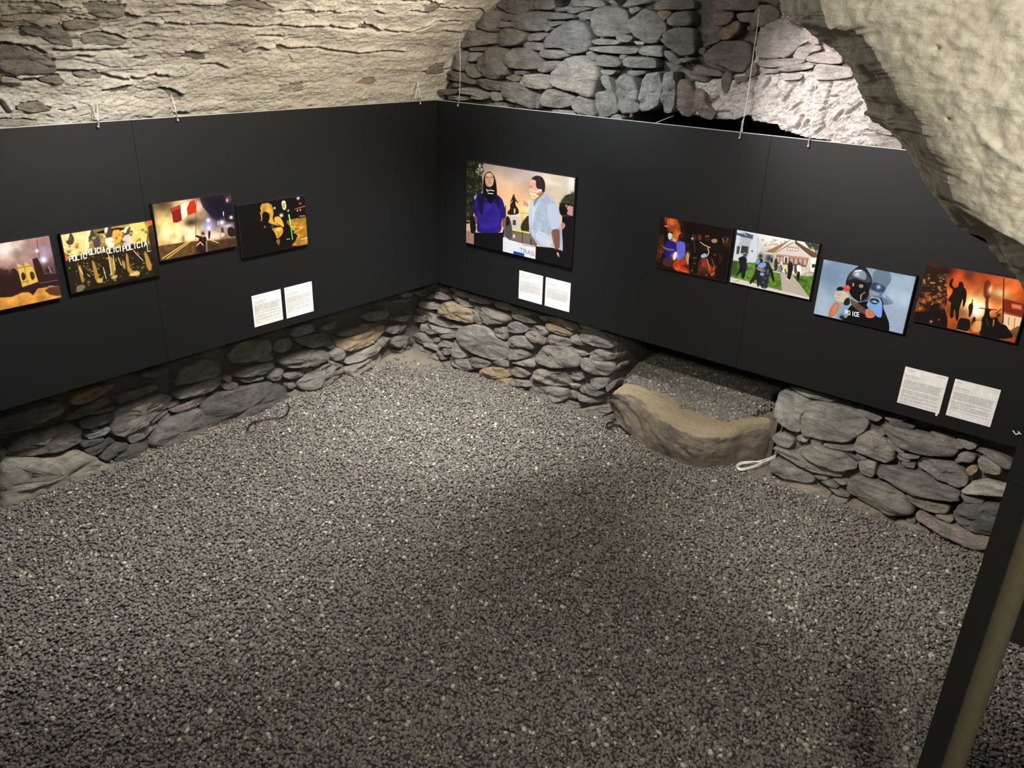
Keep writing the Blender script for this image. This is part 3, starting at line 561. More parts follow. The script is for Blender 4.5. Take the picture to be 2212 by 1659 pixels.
def far_patch(x0, x1, z0, z1, st, amp):
    xs = np.arange(x0, x1+st, st); zs = np.arange(z0, z1+st, st); Xg, Zg = np.meshgrid(xs, zs)
    y = far_y(Xg, Zg)
    hh = amp*fbm(Xg*12, Zg*12, 4, 71)+amp*0.8*fbm(Xg*34, Zg*34, 3, 73)
    pm = inside(Xg, Zg, chaikin(plast, 1)).astype(float)
    if z1 > 1.9:
        for _ in range(6): pm = (pm+np.roll(pm, 1, 0)+np.roll(pm, -1, 0)+np.roll(pm, 1, 1)+np.roll(pm, -1, 1))/5
        dg = fbm((Xg+Zg)*7, (Zg-Xg)*26, 5, 81, 0.6)
        fl = fbm((Xg+0.6*Zg)*9+fbm(Xg*6, Zg*6, 3, 85), (Zg-0.7*Xg)*22, 4, 87, 0.6)*8; fl = np.clip((fl-np.floor(fl))*2.2, 0, 1)
        rough = 0.075+0.026*dg+0.016*fbm(Xg*36, Zg*36, 4, 83, 0.7)+0.013*(fl-0.6)
        for _, pl in PL_CRACKS:
            D = segdist(Xg+0.006*fbm(Xg*40, Zg*40, 2, 89), Zg, [(far(*q_)[0], far(*q_)[2]) for q_ in pl]); rough = rough-0.035*np.clip(1.4-D/0.0045, 0, 1)
        for _, pl in GOUGES:
            D = segdist(Xg, Zg, [(far(*q_)[0], far(*q_)[2]) for q_ in pl]); rough = rough-0.030*np.clip(1.5-D/0.007, 0, 1)
        hh = hh+pm*rough
    Pg = np.stack([Xg, y-hh, Zg], -1).reshape(-1, 3); Q = gridq(len(zs), len(xs))
    cx = Pg[Q][:, :, 0].mean(1); cz = Pg[Q][:, :, 2].mean(1)
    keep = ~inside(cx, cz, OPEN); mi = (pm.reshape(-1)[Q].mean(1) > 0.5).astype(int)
    return Pg, Q[keep], mi[keep]
A = far_patch(-0.35, 3.05, 1.62, 2.56, 0.0048, 0.03); B = far_patch(-0.35, 4.05, -0.06, 1.63, 0.012, 0.035)
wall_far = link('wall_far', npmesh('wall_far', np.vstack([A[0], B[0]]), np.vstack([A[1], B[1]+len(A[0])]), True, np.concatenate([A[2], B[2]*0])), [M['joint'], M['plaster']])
tag(wall_far, kind='structure')
FN = (0, -1, 0)
for code, pl in UP_FAR:
    plq = code in 'qp' and code != ''
    build_stone(pl, code, (lambda x, y: on_axis(x, y, 1, 0.108)) if plq else far, (1, 0, 0), (0, 0, 1), FN, wall_far, 0.024 if code == 'q' else 0.034 if plq else 0.05, 1.0, 0.06, flat=(code in ('q', 'b')), grow=1.07 if code == 'q' else 1.04)
RN = np.array([0, -1, 0.12]); RN = RN/np.linalg.norm(RN); RV = np.array([0, 0.12, 1.0])/np.linalg.norm([0.12, 1])
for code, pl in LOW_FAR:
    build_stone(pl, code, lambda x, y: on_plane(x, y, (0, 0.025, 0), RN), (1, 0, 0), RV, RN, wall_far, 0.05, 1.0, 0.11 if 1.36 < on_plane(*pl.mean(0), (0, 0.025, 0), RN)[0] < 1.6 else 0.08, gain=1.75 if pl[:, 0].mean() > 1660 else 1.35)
# lining of the opening: rough stone coloured dark for the shade inside, sides, back and underside of the lintel
vs, qs = [], []
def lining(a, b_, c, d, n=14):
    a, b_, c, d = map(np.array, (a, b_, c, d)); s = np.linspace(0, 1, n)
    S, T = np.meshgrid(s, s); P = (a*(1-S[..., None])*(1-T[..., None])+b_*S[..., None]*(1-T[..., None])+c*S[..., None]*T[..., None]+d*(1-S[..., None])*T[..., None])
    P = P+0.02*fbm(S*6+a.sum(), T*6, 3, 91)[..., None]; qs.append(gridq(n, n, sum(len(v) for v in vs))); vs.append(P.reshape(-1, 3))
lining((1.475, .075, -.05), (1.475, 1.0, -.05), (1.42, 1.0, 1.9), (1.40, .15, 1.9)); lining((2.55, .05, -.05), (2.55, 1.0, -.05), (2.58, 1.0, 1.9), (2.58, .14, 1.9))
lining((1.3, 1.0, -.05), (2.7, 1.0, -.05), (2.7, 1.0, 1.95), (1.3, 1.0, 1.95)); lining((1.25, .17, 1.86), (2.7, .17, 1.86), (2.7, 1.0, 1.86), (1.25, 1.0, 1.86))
niche = link('opening_lining', npmesh('opening_lining', np.vstack(vs), np.vstack(qs)), M['shaded_stone'], wall_far)

# ---- near wall fragment at the right: edge of the opening the visitor looks through
front_px = [(1700, -260), (1735, -120), (1748, 0), (1758, 47), (1784, 65), (1838, 69), (1860, 108), (1896, 155), (1918, 202), (1957, 246), (1975, 286), (1986, 325), (2026, 372), (2044, 434), (2084, 481), (2140, 480), (2172, 520), (2207, 579), (2245, 640), (2290, 760)]
back_px = [(1640, -260), (1668, -120), (1679, 0), (1697, 38), (1735, 60), (1772, 86), (1810, 112), (1847, 163), (1853, 195), (1871, 221), (1870, 255), (1925, 284), (1961, 322), (1990, 383), (2033, 445), (2080, 502), (2126, 512), (2154, 562), (2214, 611), (2262, 740)]
def dens(pl, n):
    pl = chaikin(pl, 1, False); L = np.concatenate([[0], np.cumsum(np.linalg.norm(np.diff(pl, axis=0), axis=1))])
    t = np.linspace(0, L[-1], n); return np.stack([np.interp(t, L, pl[:, i]) for i in (0, 1)], -1)
def dens_i(pl, n):
    pl = chaikin(pl, 1, False); t = np.linspace(0, len(pl)-1, n); k_ = np.arange(len(pl))
    return np.stack([np.interp(t, k_, pl[:, i]) for i in (0, 1)], -1)
NE = 330
Ef = np.array([on_axis(x, y, 1, -2.50) for x, y in dens_i(front_px, NE)]); Eb = np.array([on_axis(x, y, 1, -2.25) for x, y in dens_i(back_px, NE)])
Rt = np.stack([np.full(NE, 5.1), np.full(NE, -2.55), np.linspace(3.3, 0.9, NE)], -1)
ss = np.concatenate([np.linspace(0, 0.45, 190), np.linspace(0.46, 1, 20)])
Fg = Ef[:, None, :]*(1-ss[None, :, None])+Rt[:, None, :]*ss[None, :, None]
hh = 0.026*fbm(Fg[..., 0]*5, Fg[..., 2]*5, 4, 101)+0.018*fbm(Fg[..., 0]*22, Fg[..., 2]*24, 4, 103, 0.6)+0.007*fbm(Fg[..., 0]*65, Fg[..., 2]*65, 3, 105)
hh = hh*np.clip(ss[None, :]*12+0.5, 0, 1)-0.05*np.exp(-ss[None, :]*26)*-1*0
Fg[..., 1] -= hh-0.05*np.exp(-ss[None, :]*22)
for hx, hy, rr in ((1650+1020*.36165, 288*.36165, 0.0042), (1650+1080*.36165, 715*.36165, 0.0022)):
    c0 = on_axis(hx, hy, 1, -2.5); Fg[..., 1] += 0.016*np.exp(-((Fg[..., 0]-c0[0])**2+(Fg[..., 2]-c0[2])**2)/(rr*rr))
cr = [on_axis(1650+a*.36165, b_*.36165, 1, -2.5) for a, b_ in ((1270, 780), (1330, 850), (1420, 920), (1550, 990))]
Fg[..., 1] -= 0.006*np.exp(-(segdist(Fg[..., 0], Fg[..., 2], [(c[0], c[2]) for c in cr])/0.007)**2)
an = np.arange(NE)*0.16; ex = 0.014*fbm(an, an*0+3.3, 4, 171, 0.65); ez = 0.014*fbm(an, an*0+7.7, 4, 173, 0.65); dec = np.exp(-ss*95)[None, :]
Fg[..., 0] += ex[:, None]*dec; Fg[..., 2] += ez[:, None]*dec; Eb[:, 0] += 0.016*fbm(an, an*0+1.3, 4, 175, 0.65); Eb[:, 2] += 0.016*fbm(an, an*0+5.7, 4, 177, 0.65)
tt = np.linspace(0, 1, 40)
Rv = Fg[:, 0, :][:, None, :]*(1-tt[None, :, None])+Eb[:, None, :]*tt[None, :, None]
nn = 0.030*fbm(np.arange(NE)[:, None]*0.045+0*tt, tt[None, :]*3, 4, 111)*np.sin(np.pi*np.clip(tt, 0, 1))[None, :]
Rv[..., 0] += nn; Rv[..., 2] += nn*0.8
Bk = np.stack([Eb, np.stack([np.full(NE, 5.1), np.full(NE, -2.2), np.linspace(3.3, 0.9, NE)], -1)], 1)
nF = len(ss); Vs = np.vstack([Fg.reshape(-1, 3), Rv.reshape(-1, 3), Bk.reshape(-1, 3)])
Qs = np.vstack([gridq(NE, nF), gridq(NE, 40, NE*nF), gridq(NE, 2, NE*(nF+40))])
wall_front = link('wall_front', npmesh('wall_front', Vs, Qs), M['slab']); tag(wall_front, kind='structure')
# walls the photograph does not show but the light bounces from
def rough_wall(name, a, b_, z1, mat):
    n = 24; s = np.linspace(0, 1, n); S, T = np.meshgrid(s, s); a, b_ = np.array(a), np.array(b_)
    P = np.stack([a[0]+(b_[0]-a[0])*S, a[1]+(b_[1]-a[1])*S, T*(z1+0.06)-0.06], -1)
    d = b_-a; nv = np.array([-d[1], d[0]])/np.linalg.norm(d); h = 0.03*fbm(S*12, T*9, 3, 121)
    P[..., 0] += nv[0]*h; P[..., 1] += nv[1]*h
    return tag(link(name, npmesh(name, P.reshape(-1, 3), gridq(n, n)), mat), kind='structure')
rough_wall('wall_right', (4.02, 0.25), (4.02, -2.22), 1.56, M['mortar']); rough_wall('wall_back', (-0.4, -4.8), (5.1, -4.8), 2.9, M['mortar'])
rough_wall('wall_side', (5.08, -2.2), (5.08, -4.85), 2.9, M['mortar'])

# ---- floor: packed earth, darkened under the gravel as shade between pebbles
def floor_h(x, y):
    e = 0.012*fbm(x*3, y*3, 3, 131)
    cl = np.clip(1-(x+0.22)/0.30, 0, 1)**2*0.018-np.clip(1+(y-0.04)/0.5, 0, 1)*np.clip(1.2-x, 0, 1)*0.030
    corner = 0.05*np.exp(-((x+0.22)**2+(y+0.10)**2)/0.03)
    return e+cl+corner-0.012
xs = np.arange(-0.5, 5.15, 0.025); yy = np.arange(-4.85, 0.2, 0.025); XG, YG = np.meshgrid(xs, yy)
ZG = floor_h(XG, YG)+0.006*fbm(XG*20, YG*20, 3, 133)
cxx = XG[:-1, :-1]; cyy = YG[:-1, :-1]
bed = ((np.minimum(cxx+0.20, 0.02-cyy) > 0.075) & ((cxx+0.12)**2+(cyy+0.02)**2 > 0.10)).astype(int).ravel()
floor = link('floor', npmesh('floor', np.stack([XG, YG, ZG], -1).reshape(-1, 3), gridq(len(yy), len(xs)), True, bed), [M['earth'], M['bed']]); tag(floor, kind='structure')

# ---- boulder across the opening and the ground behind it
def fpt(px, py, z): return on_axis(px, py, 2, z)
bot_px = [(1319, 886), (1335, 910), (1357, 931), (1387, 960), (1445, 987), (1486, 1005), (1520, 1011), (1554, 1005), (1599, 998), (1644, 992), (1676, 975)]
rid_px = [(1321, 856), (1345, 856), (1373, 866), (1398, 885), (1423, 906), (1486, 944), (1531, 955), (1576, 949), (1613, 933), (1650, 928), (1680, 926)]
top_px = [(1345, 832), (1362, 832), (1385, 838), (1410, 850), (1450, 872), (1490, 905), (1530, 925), (1570, 917), (1610, 905), (1650, 902), (1690, 905)]
NB = 90
b0 = np.array([fpt(x, y, 0.0) for x, y in dens(bot_px, NB)]); b1 = np.array([fpt(x, y, 0.17) for x, y in dens(rid_px, NB)]); b2 = np.array([fpt(x, y, 0.225) for x, y in dens(top_px, NB)])
b3 = b2.copy(); b3[:, 1] = 0.22; b3[:, 2] = 0.228; b4 = b3.copy(); b4[:, 2] = -0.03
bl = b0.copy(); bl[:, 2] = -0.05
mid = b0*0.5+b1*0.5; mid[:, 1] -= 0.030; mid[:, 2] += 0.01
low = b0*0.82+b1*0.18; low[:, 1] -= 0.014
upr = b0*0.15+b1*0.85; upr[:, 1] -= 0.016; upr[:, 2] += 0.004
b1[:, 2] += 0.014
for r_ in (b2, b3, b4): r_[:, 0] = np.maximum.accumulate(np.clip(r_[:, 0], 1.50, 2.56))
rows = np.stack([bl, low, mid, upr, b1, b1*0.55+b2*0.45+np.array([0, 0, 0.006]), b2, b3, b4], 0)
k = np.linspace(0, len(rows)-1, 74); i0 = np.clip(k.astype(int), 0, len(rows)-2); fr = (k-i0)
BG = rows[i0]*(1-fr)[:, None, None]+rows[i0+1]*fr[:, None, None]
for _ in range(5): BG[1:-1] = BG[1:-1]*0.5+0.25*(BG[:-2]+BG[2:])
ui = np.linspace(0, 1, NB)[None, :]; vi = k[:, None]
facet = fbm(ui*9+0.3*vi, vi*0.8+2*ui, 3, 141); facet = np.round(facet*7)/7*0.6+facet*0.4
front = np.clip(1.15-np.abs(vi-2.2)/2.4, 0.0, 1)
dn = 0.075*facet+0.022*fbm(ui*30, vi*2.6, 4, 143)
BG[..., 1] -= dn*front; BG[..., 2] += dn*front*0.35
topw = np.clip((vi-3.6)/1.5, 0, 1)
BG[..., 2] += topw*(0.016*fbm(ui*9, vi*1.4, 3, 145)+0.006*fbm(ui*40, vi*6, 3, 147))
sand = np.clip((vi-3.75+1.5*fbm(ui*8, vi*1.2, 4, 149)+0.5*fbm(ui*40, vi*5, 3, 150))/0.35, 0, 1)
sand = np.maximum(sand, np.clip((0.9-vi+1.4*fbm(ui*7, vi*2, 3, 152))/0.5, 0, 1)*0.6*np.clip((0.62-ui)/0.2, 0, 1))
sand = sand*np.clip((0.955-ui)/0.03, 0, 1)
bc = BG.reshape(-1, 3).mean(0); bc[2] = 0
def mat_boulder():
    m, nt, b = new_mat('weathered_boulder'); v = coords(nt)
    big = nz(nt, 7, 6, 0.65, v, 0.8); fine = nz(nt, 70, 8, 0.75, v)
    rock = ramp(nt, big, [(0.3, (0.085, 0.07, 0.058)), (0.5, (0.16, 0.13, 0.10)), (0.7, (0.235, 0.195, 0.145))])
    at = N(nt, 'ShaderNodeAttribute', attribute_name='settled_sand'); f = at.outputs['Fac']
    c = mixc(nt, rock, (0.36, 0.295, 0.19), f)
    c = mixc(nt, c, ramp(nt, fine, [(0.3, (0.75, 0.75, 0.75)), (0.7, (1.2, 1.2, 1.2))]), 1.0, 'MULTIPLY')
    nt.links.new(c, b.inputs['Base Color']); b.inputs['Roughness'].default_value = 0.7
    bump(nt, b, fine, 0.7, 0.008); return m
boulder = link('boulder', npmesh('boulder', BG.reshape(-1, 3)-bc, gridq(74, NB)), mat_boulder()); boulder.location = bc
at = boulder.data.attributes.new('settled_sand', 'FLOAT', 'POINT'); at.data.foreach_set('value', sand.astype(np.float32).ravel())
tag(boulder, 'large brown boulder with sandy gravel-strewn top lying across the dark opening', 'rock')
xs = np.linspace(1.47, 2.57, 40); yy = np.linspace(0.13, 1.0, 38); XG, YG = np.meshgrid(xs, yy)
def plat_h(x, y): return 0.190+0.09*np.clip((y-0.10)/0.25, 0, 1)+0.014*fbm(x*5, y*5, 3, 151)
link('opening_ground', npmesh('opening_ground', np.stack([XG, YG, plat_h(XG, YG)-0.004-0.25*np.clip((XG-2.28)/0.1, 0, 1)*np.clip((0.34-YG)/0.08, 0, 1)], -1).reshape(-1, 3), gridq(38, 40)), M['earth'], wall_far)

# ------------------------------------------------------------------ gravel
def pebble_mesh(i):
    bm = bmesh.new(); bmesh.ops.create_icosphere(bm, subdivisions=2, radius=1.0)
    r = random.Random(i); ax = (r.uniform(0.95, 1.25), r.uniform(0.68, 0.9), r.uniform(0.50, 0.72)); sd = i*13.7
    for v in bm.verts:
        n_ = noise.noise(v.co*1.1+Vector((sd, 0, 0)))*0.26+noise.noise(v.co*2.3+Vector((0, sd, 0)))*0.08
        v.co = Vector((v.co.x*ax[0], v.co.y*ax[1], v.co.z*ax[2]))*(1+n_)
    me = bpy.data.meshes.new('pebble'); bm.to_mesh(me); bm.free()
    me.polygons.foreach_set('use_smooth', [True]*len(me.polygons)); me.materials.append(M['pebble']); return me
PEB = [pebble_mesh(i) for i in range(6)]
STP = 0.0109
gx = np.arange(-0.30, 4.02, STP); gy = np.arange(-4.45, 0.03, STP); GX, GY = np.meshgrid(gx, gy)
GX = GX.ravel()+rng.uniform(-.6, .6, GX.size)*STP; GY = GY.ravel()+rng.uniform(-.6, .6, GY.size)*STP
def inview(x, y, z, mx=60):
    v = np.stack([x, y, z], -1)-CAM; D = v @ AD; u_ = W/2+F_PX*(v @ AR)/D; w_ = H/2-F_PX*(v @ AU)/D
    return u_, w_, (D > 0.1)
un, vn, ok = inview(GX, GY, 0*GX)
keep = ok & (un < W+330) & (vn < H+900) & ((un > -420) | (GY > -4.4))
# bare earth along the foot of the walls and in the dusty corner
edge = np.minimum(GX+0.20+0.04*fbm(GX*5, GY*5, 3, 161), -GY+0.02+0.04*fbm(GX*6, GY*5, 3, 163))
keep &= edge > rng.random(GX.size)**2*np.where(GX+0.20 < -GY, 0.13, 0.07)-0.012
keep &= ((GX+0.12)**2+(GY+0.02)**2) > 0.20*rng.random(GX.size)**0.7*0.6
bpoly = np.vstack([b0[:, :2], [[2.6, 0.3], [1.4, 0.3]]]); keep &= ~inside(GX, GY, bpoly)
GX, GY = GX[keep], GY[keep]; GZ = floor_h(GX, GY)+rng.uniform(-0.005, 0.011, GX.size)
# gravel spilled over the boulder and inside the opening
n2 = 12000; px2 = rng.uniform(1.50, 2.54, n2); py2 = rng.uniform(0.02, 0.95, n2); 
tp = np.array([fpt(x, y, 0.225)[:2] for x, y in [(1340, 826), (1372, 832), (1400, 843), (1440, 852), (1462, 872), (1475, 893), (1505, 905), (1525, 925), (1545, 925), (1560, 915), (1600, 905), (1640, 898), (1680, 894)]])
lim = np.interp(px2, tp[np.argsort(tp[:, 0]), 0], tp[np.argsort(tp[:, 0]), 1]); k2 = py2 > lim+0.02*rng.random(n2)
px2, py2 = px2[k2], py2[k2]; pz2 = np.where(py2 < 0.20, np.maximum(0.231, plat_h(px2, py2)+0.003), plat_h(px2, py2)+0.003)
GX = np.concatenate([GX, px2]); GY = np.concatenate([GY, py2]); GZ = np.concatenate([GZ, pz2])
NP = len(GX)
rot = np.stack([rng.normal(0, .5, NP), rng.normal(0, .5, NP), rng.uniform(0, 6.283, NP)], -1)
scl = np.clip(rng.lognormal(math.log(0.0076), 0.22, NP), 0.0045, 0.0125); idx = rng.integers(0, 6, NP)
# the 300 that show largest: single parts of the floor
un, vn, ok = inview(GX, GY, GZ); vis = np.where((un > 5) & (un < 1960) & (vn > 1450) & (vn < H-4))[0]
dist = np.linalg.norm(np.stack([GX, GY, GZ], -1)-CAM, axis=1); big = vis[np.argsort(-(scl/dist)[vis])[:300]]
for i in big:
    o = bpy.data.objects.new('pebble', PEB[idx[i]]); COL.objects.link(o); o.parent = floor
    o.location = (GX[i], GY[i], GZ[i]); o.rotation_euler = tuple(rot[i]); o.scale = (scl[i],)*3
rest = np.ones(NP, bool); rest[big] = False
pm = bpy.data.meshes.new('gravel'); n_ = int(rest.sum()); pm.vertices.add(n_)
pm.vertices.foreach_set('co', np.stack([GX, GY, GZ], -1)[rest].astype(np.float32).ravel())
a = pm.attributes.new('prot', 'FLOAT_VECTOR', 'POINT'); a.data.foreach_set('vector', rot[rest].astype(np.float32).ravel())
a = pm.attributes.new('pscl', 'FLOAT', 'POINT'); a.data.foreach_set('value', scl[rest].astype(np.float32))
a = pm.attributes.new('pidx', 'INT', 'POINT'); a.data.foreach_set('value', idx[rest].astype(np.int32))
gravel = link('gravel', pm, None, floor); gravel['kind'] = 'stuff'
src = bpy.data.collections.new('pebble_shapes')
for i, me in enumerate(PEB):
    o = bpy.data.objects.new('pebble_shape', me); src.objects.link(o)
ng = bpy.data.node_groups.new('gravel_scatter', 'GeometryNodeTree')
ng.interface.new_socket('Geometry', in_out='INPUT', socket_type='NodeSocketGeometry'); ng.interface.new_socket('Geometry', in_out='OUTPUT', socket_type='NodeSocketGeometry')
gi, go = ng.nodes.new('NodeGroupInput'), ng.nodes.new('NodeGroupOutput')
ci = ng.nodes.new('GeometryNodeCollectionInfo'); ci.inputs['Collection'].default_value = src; ci.inputs['Separate Children'].default_value = True; ci.inputs['Reset Children'].default_value = True
m2p = ng.nodes.new('GeometryNodeMeshToPoints'); iop = ng.nodes.new('GeometryNodeInstanceOnPoints'); iop.inputs['Pick Instance'].default_value = True
def nattr(nm, dt):
    n2_ = ng.nodes.new('GeometryNodeInputNamedAttribute'); n2_.data_type = dt; n2_.inputs['Name'].default_value = nm
    return [s for s in n2_.outputs if s.name == 'Attribute' and s.enabled][0]
e2r = ng.nodes.new('FunctionNodeEulerToRotation')
ng.links.new(gi.outputs[0], m2p.inputs[0]); ng.links.new(m2p.outputs[0], iop.inputs['Points']); ng.links.new(ci.outputs[0], iop.inputs['Instance'])
ng.links.new(nattr('pidx', 'INT'), iop.inputs['Instance Index']); ng.links.new(nattr('prot', 'FLOAT_VECTOR'), e2r.inputs[0]); ng.links.new(e2r.outputs[0], iop.inputs['Rotation'])
ng.links.new(nattr('pscl', 'FLOAT'), iop.inputs['Scale']); ng.links.new(iop.outputs[0], go.inputs[0])
md = gravel.modifiers.new('scatter', 'NODES'); md.node_group = ng

# ================================================================== THINGS
# ---- black display panels
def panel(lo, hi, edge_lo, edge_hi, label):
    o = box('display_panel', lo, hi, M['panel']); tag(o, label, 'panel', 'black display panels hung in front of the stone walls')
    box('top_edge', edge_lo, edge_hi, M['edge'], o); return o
ZT = Z0+1.22; SL, SR = 2.02729, 2.27099
def pan_left(y0, y1, label): return panel((-0.012, y0, Z0), (0.0, y1, ZT), (-0.012, y0, ZT), (0.0004, y1, ZT+0.0025), label)
def pan_far(x0, x1, label): return panel((x0, -0.0, Z0), (x1, 0.012, ZT), (x0, -0.0004, ZT), (x1, 0.012, ZT+0.0025), label)
pan_left(-SL+0.001, -0.0, 'black panel on the left between the room corner and the first seam')
pan_left(-4.2, -SL-0.001, 'black panel at the far left edge carrying the photograph of yellow shields')
pan_far(0.0005, SR-0.001, 'black panel right of the corner carrying the large photograph of two people')
pan_far(SR+0.001, 3.84, 'black panel on the right carrying the gas mask and fire photographs')

# ---- printed photographs: drawn here as flat prints
class Print:
    def __init__(s, w, h, rect, plane, off, ox, oy, k):
        s.w, s.h, s.rect, s.plane, s.off = w, h, rect, plane, off; s.ox, s.oy, s.k = ox, oy, k
        s.a = np.zeros((h, w, 3)); s.Y, s.X = np.mgrid[0:h, 0:w]+0.5
    def uv(s, x, y):
        p = on_axis(s.ox+x*s.k, s.oy+y*s.k, s.plane, s.off); u0, u1, z0, z1 = s.rect; a_ = p[1] if s.plane == 0 else p[0]
        return ((a_-u0)/(u1-u0)*s.w, (z1-p[2])/(z1-z0)*s.h)
    def pts(s, t): return np.array([s.uv(*map(float, w_.split(','))) for w_ in t.split()])
    def put(s, m_, col): c = np.array(col)/255.0; s.a = s.a*(1-m_[..., None])+c*m_[..., None]
    def bg(s, top, bot):
        t = (s.Y/s.h)[..., None]; s.a = np.array(top)/255*(1-t)+np.array(bot)/255*t
    def poly(s, t, col, al=1.0, smooth=1, soft=0):
        p = s.pts(t); w_, h_ = s.w, s.h
        p[:, 0] += np.where(p[:, 0] < .02*w_, -.08*w_, np.where(p[:, 0] > .98*w_, .08*w_, 0)); p[:, 1] += np.where(p[:, 1] < .02*h_, -.08*h_, np.where(p[:, 1] > .98*h_, .08*h_, 0))
        if smooth: p = chaikin(p, smooth)
        m_ = sum(inside(s.X+dx, s.Y+dy, p).astype(float) for dx, dy in ((-.25, -.25), (.25, -.25), (-.25, .25), (.25, .25)))/4
        for _ in range(soft): m_ = (m_+np.roll(m_, 1, 0)+np.roll(m_, -1, 0)+np.roll(m_, 1, 1)+np.roll(m_, -1, 1))/5
        s.put(m_*al, col)
    def line(s, t, wd, col, al=1.0):
        p = s.pts(t) if isinstance(t, str) else t; D = segdist(s.X, s.Y, p); s.put(np.clip(wd/2+0.5-D, 0, 1)*al, col)
    def blob(s, x, y, r, col, al=1.0, ry=None):
        c = s.uv(x, y); e = s.uv(x+r, y); f = s.uv(x, y+(ry or r)); rx = abs(e[0]-c[0])+1e-3; r2 = abs(f[1]-c[1])+1e-3
        s.put(np.exp(-((s.X-c[0])/rx)**2-((s.Y-c[1])/r2)**2)*al, col)
    def grain(s, sc, amp, t=None, seed=0, oct=4):
        n_ = fbm(s.X/sc, s.Y/sc, oct, seed)*2; m_ = np.ones_like(s.X)
        if t: m_ = inside(s.X, s.Y, s.pts(t)).astype(float)
        s.a = np.clip(s.a*(1+amp*(n_*m_)[..., None]), 0, 1)
    def speck(s, t, n_, r, cols, al=0.9, seed=1):
        p = s.pts(t); rr = random.Random(seed); lo, hi = p.min(0), p.max(0); k_ = 0
        while k_ < n_:
            c = (rr.uniform(lo[0], hi[0]), rr.uniform(lo[1], hi[1])); k_ += 1
            if not inside(np.array([c[0]]), np.array([c[1]]), p)[0]: continue
            q = r*rr.uniform(.5, 1.4); x0, x1 = int(max(0, c[0]-4*q)), int(min(s.w, c[0]+4*q+1)); y0, y1 = int(max(0, c[1]-4*q)), int(min(s.h, c[1]+4*q+1))
            if x1 <= x0 or y1 <= y0: continue
            m_ = (np.exp(-((s.X[y0:y1, x0:x1]-c[0])/q)**2-((s.Y[y0:y1, x0:x1]-c[1])/(q*.8))**2)*al)[..., None]
            s.a[y0:y1, x0:x1] = s.a[y0:y1, x0:x1]*(1-m_)+np.array(rr.choice(cols))/255*m_
    GL = {'P': [[(0, 1), (0, 0), (.7, 0), (.9, .12), (.9, .38), (.7, .5), (0, .5)]], 'O': [[(.15, 0), (.75, 0), (.9, .2), (.9, .8), (.75, 1), (.15, 1), (0, .8), (0, .2), (.15, 0)]],
          'L': [[(0, 0), (0, 1), (.8, 1)]], 'I': [[(.4, 0), (.4, 1)]], 'C': [[(.9, .2), (.7, 0), (.2, 0), (0, .2), (0, .8), (.2, 1), (.7, 1), (.9, .8)]], 'A': [[(0, 1), (.45, 0), (.9, 1)], [(.18, .65), (.72, .65)]],
          'E': [[(.85, 0), (0, 0), (0, 1), (.85, 1)], [(0, .5), (.7, .5)]], 'T': [[(0, 0), (.9, 0)], [(.45, 0), (.45, 1)]], 'R': [[(0, 1), (0, 0), (.7, 0), (.85, .25), (.7, .5), (0, .5)], [(.4, .5), (.9, 1)]],
          'S': [[(.85, .15), (.6, 0), (.2, 0), (0, .2), (.2, .5), (.7, .5), (.9, .75), (.7, 1), (.2, 1), (0, .85)]], '0': [[(.2, 0), (.7, 0), (.9, .5), (.7, 1), (.2, 1), (0, .5), (.2, 0)]],
          '2': [[(0, .2), (.3, 0), (.7, 0), (.85, .25), (0, 1), (.9, 1)]], ' ': []}
    def text(s, t, x0, y0, x1, y1, hx, hy, wd, col, al=1.0):
        n_ = len(t)
        for i, ch in enumerate(t):
            for st in s.GL[ch]:
                q = [s.uv(x0+(x1-x0)*(i+a_*.85)/n_+hx*(1-b_), y0+(y1-y0)*(i+a_*.85)/n_+hy*(1-b_)) for a_, b_ in st]; s.line(q, wd, col, al)
    def image(s, nm):
        im = bpy.data.images.new(nm, s.w, s.h, alpha=False); a_ = np.ones((s.h, s.w, 4), np.float32); a_[..., :3] = np.clip(s.a[::-1], 0, 1)
        im.pixels.foreach_set(a_.ravel()); im.update(); im.pack(); return im

def rect_of(q, plane, off):
    P = [on_axis(x, y, plane, off) for x, y in q]; a_ = 1 if plane == 0 else 0
    return [(P[0][a_]+P[3][a_])/2, (P[1][a_]+P[2][a_])/2, (P[2][2]+P[3][2])/2, (P[0][2]+P[1][2])/2]
DEP = 0.026
def hang(pr, label, nm):
    u0, u1, z0, z1 = pr.rect; e = 0.004; root = None
    if pr.plane == 0:
        root = box('framed_photograph', (0.0012, u0-e, z0-e), (DEP-0.001, u1+e, z1+e), M['frame'], None, 0.0015)
        V_ = [(DEP, u0, z0), (DEP, u1, z0), (DEP, u1, z1), (DEP, u0, z1)]
    else:
        root = box('framed_photograph', (u0-e, -DEP+0.001, z0-e), (u1+e, -0.0012, z1+e), M['frame'], None, 0.0015)
        V_ = [(u0, -DEP, z0), (u1, -DEP, z0), (u1, -DEP, z1), (u0, -DEP, z1)]
    me = bpy.data.meshes.new('print'); me.from_pydata(V_, [], [(0, 1, 2, 3)]); uvl = me.uv_layers.new(name='uv')
    for i, c in enumerate(((0, 0), (1, 0), (1, 1), (0, 1))): uvl.data[i].uv = c
    link('print', me, mat_print(nm, pr.image(nm)), root)
    tag(root, label, 'photograph', 'mounted photographs on the black panels')

